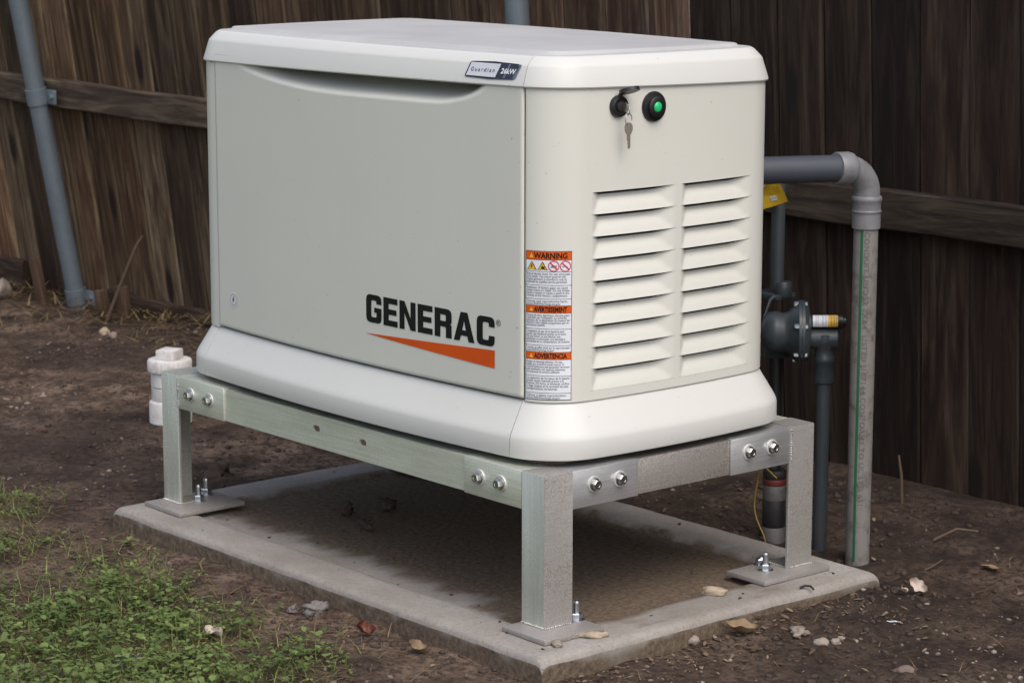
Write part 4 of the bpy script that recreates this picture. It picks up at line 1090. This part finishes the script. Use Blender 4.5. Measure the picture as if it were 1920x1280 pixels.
stick('dry_stick', [(.565, .79, gz(.565, .79)+.006), (.60, .82, gz(.6, .82)+.02), (.625, .86, gz(.625, .86)+.02)], .0034, 'twig', 'brown stick lying on dark soil near the fence at right', 'stick')
stick('long_twig', [(.70, .50, gz(.7, .5)+.004), (.705, .56, gz(.705, .56)+.012), (.70, .62, gz(.7, .62)+.014), (.69, .67, gz(.69, .67)+.010)], .0022, 'twig', 'thin dark twig behind the right slab corner', 'twig')
lump('field_stone', 'stone_brown', (1.10, .09, gz(1.10, .09)-.006), (.022, .018, .010), 'brownish half-buried stone at the bottom right', 'stone', 44)
leaf('yellow_leaf', 'dry_leaf', (.79, .705, gz(.79, .705)+.003), .05, .016, .2, .2, 'long tan leaf on dark soil at the far right', 'leaf')
# left and front
lump('ash_clump', 'ash', (.125, -.488, gz(.125, -.488)), (.021, .014, .014), 'larger grey crumbly ash clump against the front slab side', 'ash clump', 50, sub=4, rough=.45)
lump('ash_clump', 'ash', (.090, -.520, gz(.09, -.52)), (.013, .010, .010), 'smaller brownish ash clump left of the larger one at the slab', 'ash clump', 51, sub=4, rough=.45)
leaf('red_leaf', 'red_leaf', (.290, -.500, gz(.29, -.5)+.010), .035, .026, .4, 1.2, 'dark red dead leaf beside the front slab side', 'leaf', .7)
leaf('tan_leaf', 'dry_leaf', (.455, -.500, gz(.455, -.5)+.006), .045, .022, .4, .3, 'crumpled tan leaf below the front slab side', 'leaf', .3)
leaf('round_leaf', 'pale_leaf', (.141, -.735, gz(.141, -.735)+.012), .036, .028, .3, .6, 'round pale brown leaf lying in the weeds', 'leaf', .15)
stick('orange_straw', [(-.290, -.470, gz(-.29, -.47)+.012), (-.275, -.490, gz(-.275, -.49)+.008), (-.235, -.510, gz(-.235, -.51)+.004)], .003, 'bark', 'short orange stem on bare soil in front of the slab', 'stem')
lump('dark_stone', 'gas_paint', (.128, -.917, gz(.128, -.917)-.006), (.034, .026, .012), 'smooth dark grey flat stone in the weeds', 'stone', 61, rough=.1)
leaf('paper_wad', 'label_white', (-.665, -.225-.02, gz(-.665, -.25)+.016), .046, .018, .5, 2.2, 'whitish curled shred standing by the left slab corner', 'shred', 1.0)
lump('orange_fruit', 'print_orange', (-.690, -.275, gz(-.69, -.275)), (.008, .007, .006), 'tiny orange berry beside the left slab corner', 'berry', 64)
for k, (x, y, s, lb) in enumerate([(-.90, -.03, .030, 'dark soil clod behind the left front leg'), (-.80, .35, .036, 'dark soil clod behind the slab seen below the front beam'), (-.313, -.092, .017, 'left dark clod on the slab in the shade under the generator'), (-.283, -.001, .019, 'rear dark clod on the slab in the shade under the generator'), (-.185, -.135, .014, 'nearest dark clod on the slab in the shade under the generator')]):
    z = 0 if PX0 < x < PX1 and PY0 < y < PY1 else gz(x, y)-.006
    lump('soil_clod', 'clod', (x, y, z), (s, s*.8, s*.75), lb, 'clod', 70+k, sub=3, rough=.45)
# foot of the fence on the left
def fb(x, dy=0): return (x, FEN(x)+.65*FSL(x)-.09-dy)
x, y = fb(-2.95, .06); stick('leaning_stick', [(x, y, gz(x, y)), (x+.06, y+.02, .06), (x+.115, y+.05, .19), (x+.13, y+.06, .215)], .0065, 'twig', 'thin bare stick leaning up against the fence right of the left post', 'stick')
for k, (xx, h, lb) in enumerate([(-3.40, .16, 'grey wooden stake just left of the leaning steel post'), (-3.02, .10, 'first short wooden stake right of the leaning steel post'), (-2.90, .12, 'second short wooden stake right of the leaning steel post')]):
    x, y = fb(xx, .02); mb = MB(); mb.box(-.022, .022, -.012, .012, -.08, h, .004); o = mb.build('garden_stake', M['stake_wood'], None, 30); o.color = (.9, .75, .65, 1)
    o.location = (x, y, gz(x, y)); o.rotation_euler = (.12, -.12+.03*k, .2*k); tag(o, lb, 'stake')
x, y = fb(-3.60, .06); lump('broken_stone', 'stone_pale', (x, y, gz(x, y)+.02), (.05, .028, .034), 'pinkish grey stone in the litter left of the leaning post', 'stone', 81)
x, y = fb(-2.80, .16); lump('tan_stone', 'wood_chip', (x, y, gz(x, y)), (.026, .018, .013), 'tan stone in the litter right of the leaning post', 'stone', 82)
x, y = fb(-2.72, .18); lump('white_stone', 'stone_pale', (x, y, gz(x, y)), (.018, .012, .012), 'whitish stone in the litter right of the tan one', 'stone', 83)

# ------------------------------------------------------------------ uncountable ground cover
def stuff(name, mat, verts, faces, tint, label, cat):
    me = bpy.data.meshes.new(name); me.from_pydata(verts, [], faces); me.materials.append(M[mat]); me.shade_smooth()
    if tint is not None:
        a = me.attributes.new('tint', 'FLOAT', 'POINT'); a.data.foreach_set('value', tint)
    return tag(link(name, me), label, cat, kind='stuff')
def weeds():
    r = random.Random(21); V = []; Fc = []; T = []; GV = []; GF = []; GT = []; SV = []; SF = []; ST = []
    def blade(Vv, Ff, Tt, x, y, z, L, w_, az, lean, tint, bend=.6):
        n0 = len(Vv); dx, dy = math.cos(az), math.sin(az); sx, sy = -dy, dx
        for i in range(4):
            t_ = i/3; out = L*t_*math.sin(lean*(.5+bend*t_)); up = L*t_*math.cos(lean*(.5+bend*t_)); ww = w_*(1-t_*.9)*.5
            for s_ in (-1, 1): Vv.append((x+dx*out+sx*ww*s_, y+dy*out+sy*ww*s_, z+max(.0005, up))); Tt.append(tint)
        for i in range(3): Ff.append((n0+2*i, n0+2*i+1, n0+2*i+3, n0+2*i+2))
    def leaflet(x, y, z, R, az, tilt, tint):
        n0 = len(V); ca, sa = math.cos(az), math.sin(az); ct, st_ = math.cos(tilt), math.sin(tilt)
        for (u, v_, h) in ((0, 0, 0), (.42, -.38, .10), (.42, .38, .10), (.85, -.34, .06), (.85, .34, .06), (1.02, 0, -.03), (.5, 0, -.02)):
            a = u*ct*R; zz_ = (u*st_+h)*R; b = v_*R
            V.append((x+ca*a-sa*b, y+sa*a+ca*b, z+zz_)); T.append(tint)
        Fc.extend([(n0, n0+1, n0+6), (n0, n0+6, n0+2), (n0+1, n0+3, n0+5, n0+6), (n0+6, n0+5, n0+4, n0+2)])
    def near(x, y):   # density falls off outside the frame
        return 1.0
    n = 0
    while n < 11500:
        x = r.uniform(-2.4, 1.9); y = r.uniform(-2.1, -.30); c = cover(x, y)
        dens = 1 if (y > -1.35) else .55
        if r.random() > c**1.3*dens: continue
        n += 1; z = ground_z(x, y); hgt = r.uniform(.006, .034)*(.5+c*.8); tint = max(0, min(1, r.gauss(.42, .25)+.35*nz(x, y, 5, 11)))
        k = r.choice((3, 3, 4, 5)); az = r.uniform(0, 6.28); R = r.uniform(.0055, .0125)*(.7+.5*c)*(1.5 if r.random() < .12 else 1)
        for j in range(k):
            a = az+j*6.283/k+r.uniform(-.4, .4); leaflet(x+r.uniform(-.006, .006), y+r.uniform(-.006, .006), z+hgt*r.uniform(.55, 1.1), R*r.uniform(.75, 1.15), a, r.uniform(-.35, .7), max(0, min(1, tint+r.uniform(-.12, .12))))
        if r.random() < .4: blade(GV, GF, GT, x, y, z, hgt*1.1+.004, .0016, r.uniform(0, 6.28), .15, tint*.6)
    n = 0
    while n < 17000:
        x = r.uniform(-2.4, 1.9); y = r.uniform(-2.1, -.30); c = cover(x, y)
        if r.random() > c: continue
        n += 1; blade(GV, GF, GT, x, y, ground_z(x, y), r.uniform(.018, .062), r.uniform(.0012, .0030), r.uniform(0, 6.28), r.uniform(.25, 1.35), r.random())
    n = 0
    while n < 20000:
        x = r.uniform(-2.4, 1.9); y = r.uniform(-2.1, -.30); c = cover(x, y)
        if r.random() > .22+.7*c or (c < .05 and r.random() < .93) or (PX0-.01 < x < PX1+.02 and y > PY0-.01): continue
        n += 1; blade(SV, SF, ST, x, y, ground_z(x, y)+.002, r.uniform(.02, .09), r.uniform(.0010, .0024), r.uniform(0, 6.28), r.uniform(2.1, 2.95), r.random(), .12)
    # litter along the left fence foot
    for _ in range(1000):
        x = r.uniform(-4.3, -1.9); bx, by = fb(x); y = by-abs(r.gauss(0, .16))+.05
        blade(SV, SF, ST, x, y, ground_z(x, y)+.002+max(0, .022-.12*(by-y)), r.uniform(.03, .11), r.uniform(.002, .007), r.uniform(0, 6.28), r.uniform(1.7, 2.95), r.random()*.9, .12)
    for _ in range(240):   # a few wisps by the right edge of the slab
        x = r.uniform(.70, 1.25); y = r.uniform(-.55, .9)
        if x < PX1+.015 and y < PY1+.02: continue
        blade(SV, SF, ST, x, y, ground_z(x, y)+.003, r.uniform(.012, .05), r.uniform(.0008, .002), r.uniform(0, 6.28), r.uniform(1.8, 2.9), r.random(), .15)
    stuff('weed_leaves', 'weed_leaf', V, Fc, T, 'low green broadleaf weeds covering the soil at lower left', 'weeds')
    stuff('grass_blades', 'grass_leaf', GV, GF, GT, 'thin green grass blades among the weeds at lower left', 'grass')
    stuff('dry_straw', 'straw', SV, SF, ST, 'dry straw and dead stems scattered over soil and weeds', 'straw')
weeds()
def crumbs():
    r = random.Random(5)
    ico = bmesh.new(); bmesh.ops.create_icosphere(ico, subdivisions=1, radius=1); bv = [v.co.copy() for v in ico.verts]; bf = [[v.index for v in f.verts] for f in ico.faces]; ico.free()
    def field(name, mat, count, smin, smax, label, cat, test, power=2.2):
        V = []; Fc = []; n = 0
        while n < count:
            x = r.uniform(-3.3, 1.45); y = r.uniform(-1.3, 1.05)
            p = test(x, y)
            if r.random() > p: continue
            n += 1; s = smin+(smax-smin)*r.random()**power; z = ground_z(x, y); o3 = r.uniform(0, 90); n0 = len(V)
            if PX0 < x < PX1 and PY0 < y < PY1: z = .0; s *= .55
            sx, sy, sz = s*r.uniform(.7, 1.5), s*r.uniform(.6, 1.1), s*r.uniform(.4, .8); a = r.uniform(0, 6.28); ca, sa = math.cos(a), math.sin(a)
            for v in bv:
                q = v*(1+.45*mnoise.noise(v*1.7+Vector((o3, o3, o3)))); V.append((x+ca*q.x*sx-sa*q.y*sy, y+sa*q.x*sx+ca*q.y*sy, z+sz*.35+q.z*sz))
            Fc.extend([tuple(i+n0 for i in f) for f in bf])
        stuff(name, mat, V, Fc, None, label, cat)
    def onpad(x, y): return PX0-.004 < x < PX1+.004 and PY0-.004 < y < PY1+.004
    def t_soil(x, y):
        if onpad(x, y): return .035 if (PX0+.05 < x < PX1-.02 and PY0+.03 < y < PY1-.03) else 0
        return max(0, .35+.9*nz(x, y, 3.3, 31))*(1-.8*cover(x, y))*(1.2 if PX1 < x < PX1+.22 and -.5 < y < .55 else .8)
    def t_peb(x, y):
        if onpad(x, y): return 0
        return max(0, .12+.9*nz(x, y, 2.1, 41))*(1-.8*cover(x, y))
    field('soil_crumbs', 'clod', 11000, .0014, .0095, 'dark crumbs of soil scattered over the bare ground', 'soil crumbs', t_soil, 3.0)
    field('pebbles', 'stone_pale', 330, .0016, .0080, 'small pale pebbles scattered over the bare ground', 'pebbles', t_peb, 2.6)
    field('brown_grit', 'stone_brown', 1300, .0014, .0065, 'brown grit scattered over the bare ground', 'grit', t_peb, 2.4)
crumbs()
def litter():
    r = random.Random(91); V = []; Fc = []; T = []; n = 0
    while n < 1500:
        x = r.uniform(-3.0, 1.5); y = r.uniform(-1.2, 1.0)
        if n > 1050: x = PX1+.008+abs(r.gauss(0, .10)); y = r.uniform(-.45, .55)     # gathered along the slab
        if PX0-.005 < x < PX1+.005 and PY0-.005 < y < PY1+.005:
            if r.random() < .93 or not (PX0+.02 < x < PX1-.02 and PY0+.02 < y < PY1-.02): continue
            z = .0; k = .45
        else: z = ground_z(x, y); k = 1
        if r.random() > max(.05, .35+.9*nz(x, y, 2.4, 77)): continue
        n += 1; L = r.uniform(.004, .021)*r.random()**.5*k; W = L*r.uniform(.25, .6); a = r.uniform(0, 6.28); ca, sa = math.cos(a), math.sin(a); tl = r.uniform(-.5, .5); n0 = len(V); tt = r.random()
        for (u, v_, h) in ((-1, 0, .1), (-.3, -.5, .25), (.5, -.45, .2), (1, 0, .15), (.45, .5, .3), (-.35, .45, .2), (.1, 0, 0)):
            q = v_*W; V.append((x+ca*u*L*.5-sa*q, y+sa*u*L*.5+ca*q, z+.002+max(0, (h*.35+.5*abs(tl)+u*tl*.5))*L)); T.append(tt)
        Fc.extend([(n0, n0+1, n0+6), (n0+1, n0+2, n0+6), (n0+2, n0+3, n0+6), (n0+3, n0+4, n0+6), (n0+4, n0+5, n0+6), (n0+5, n0, n0+6)])
    stuff('leaf_litter', 'litter', V, Fc, T, 'small tan and whitish leaf and bark flakes on the bare soil', 'leaf litter')
litter()
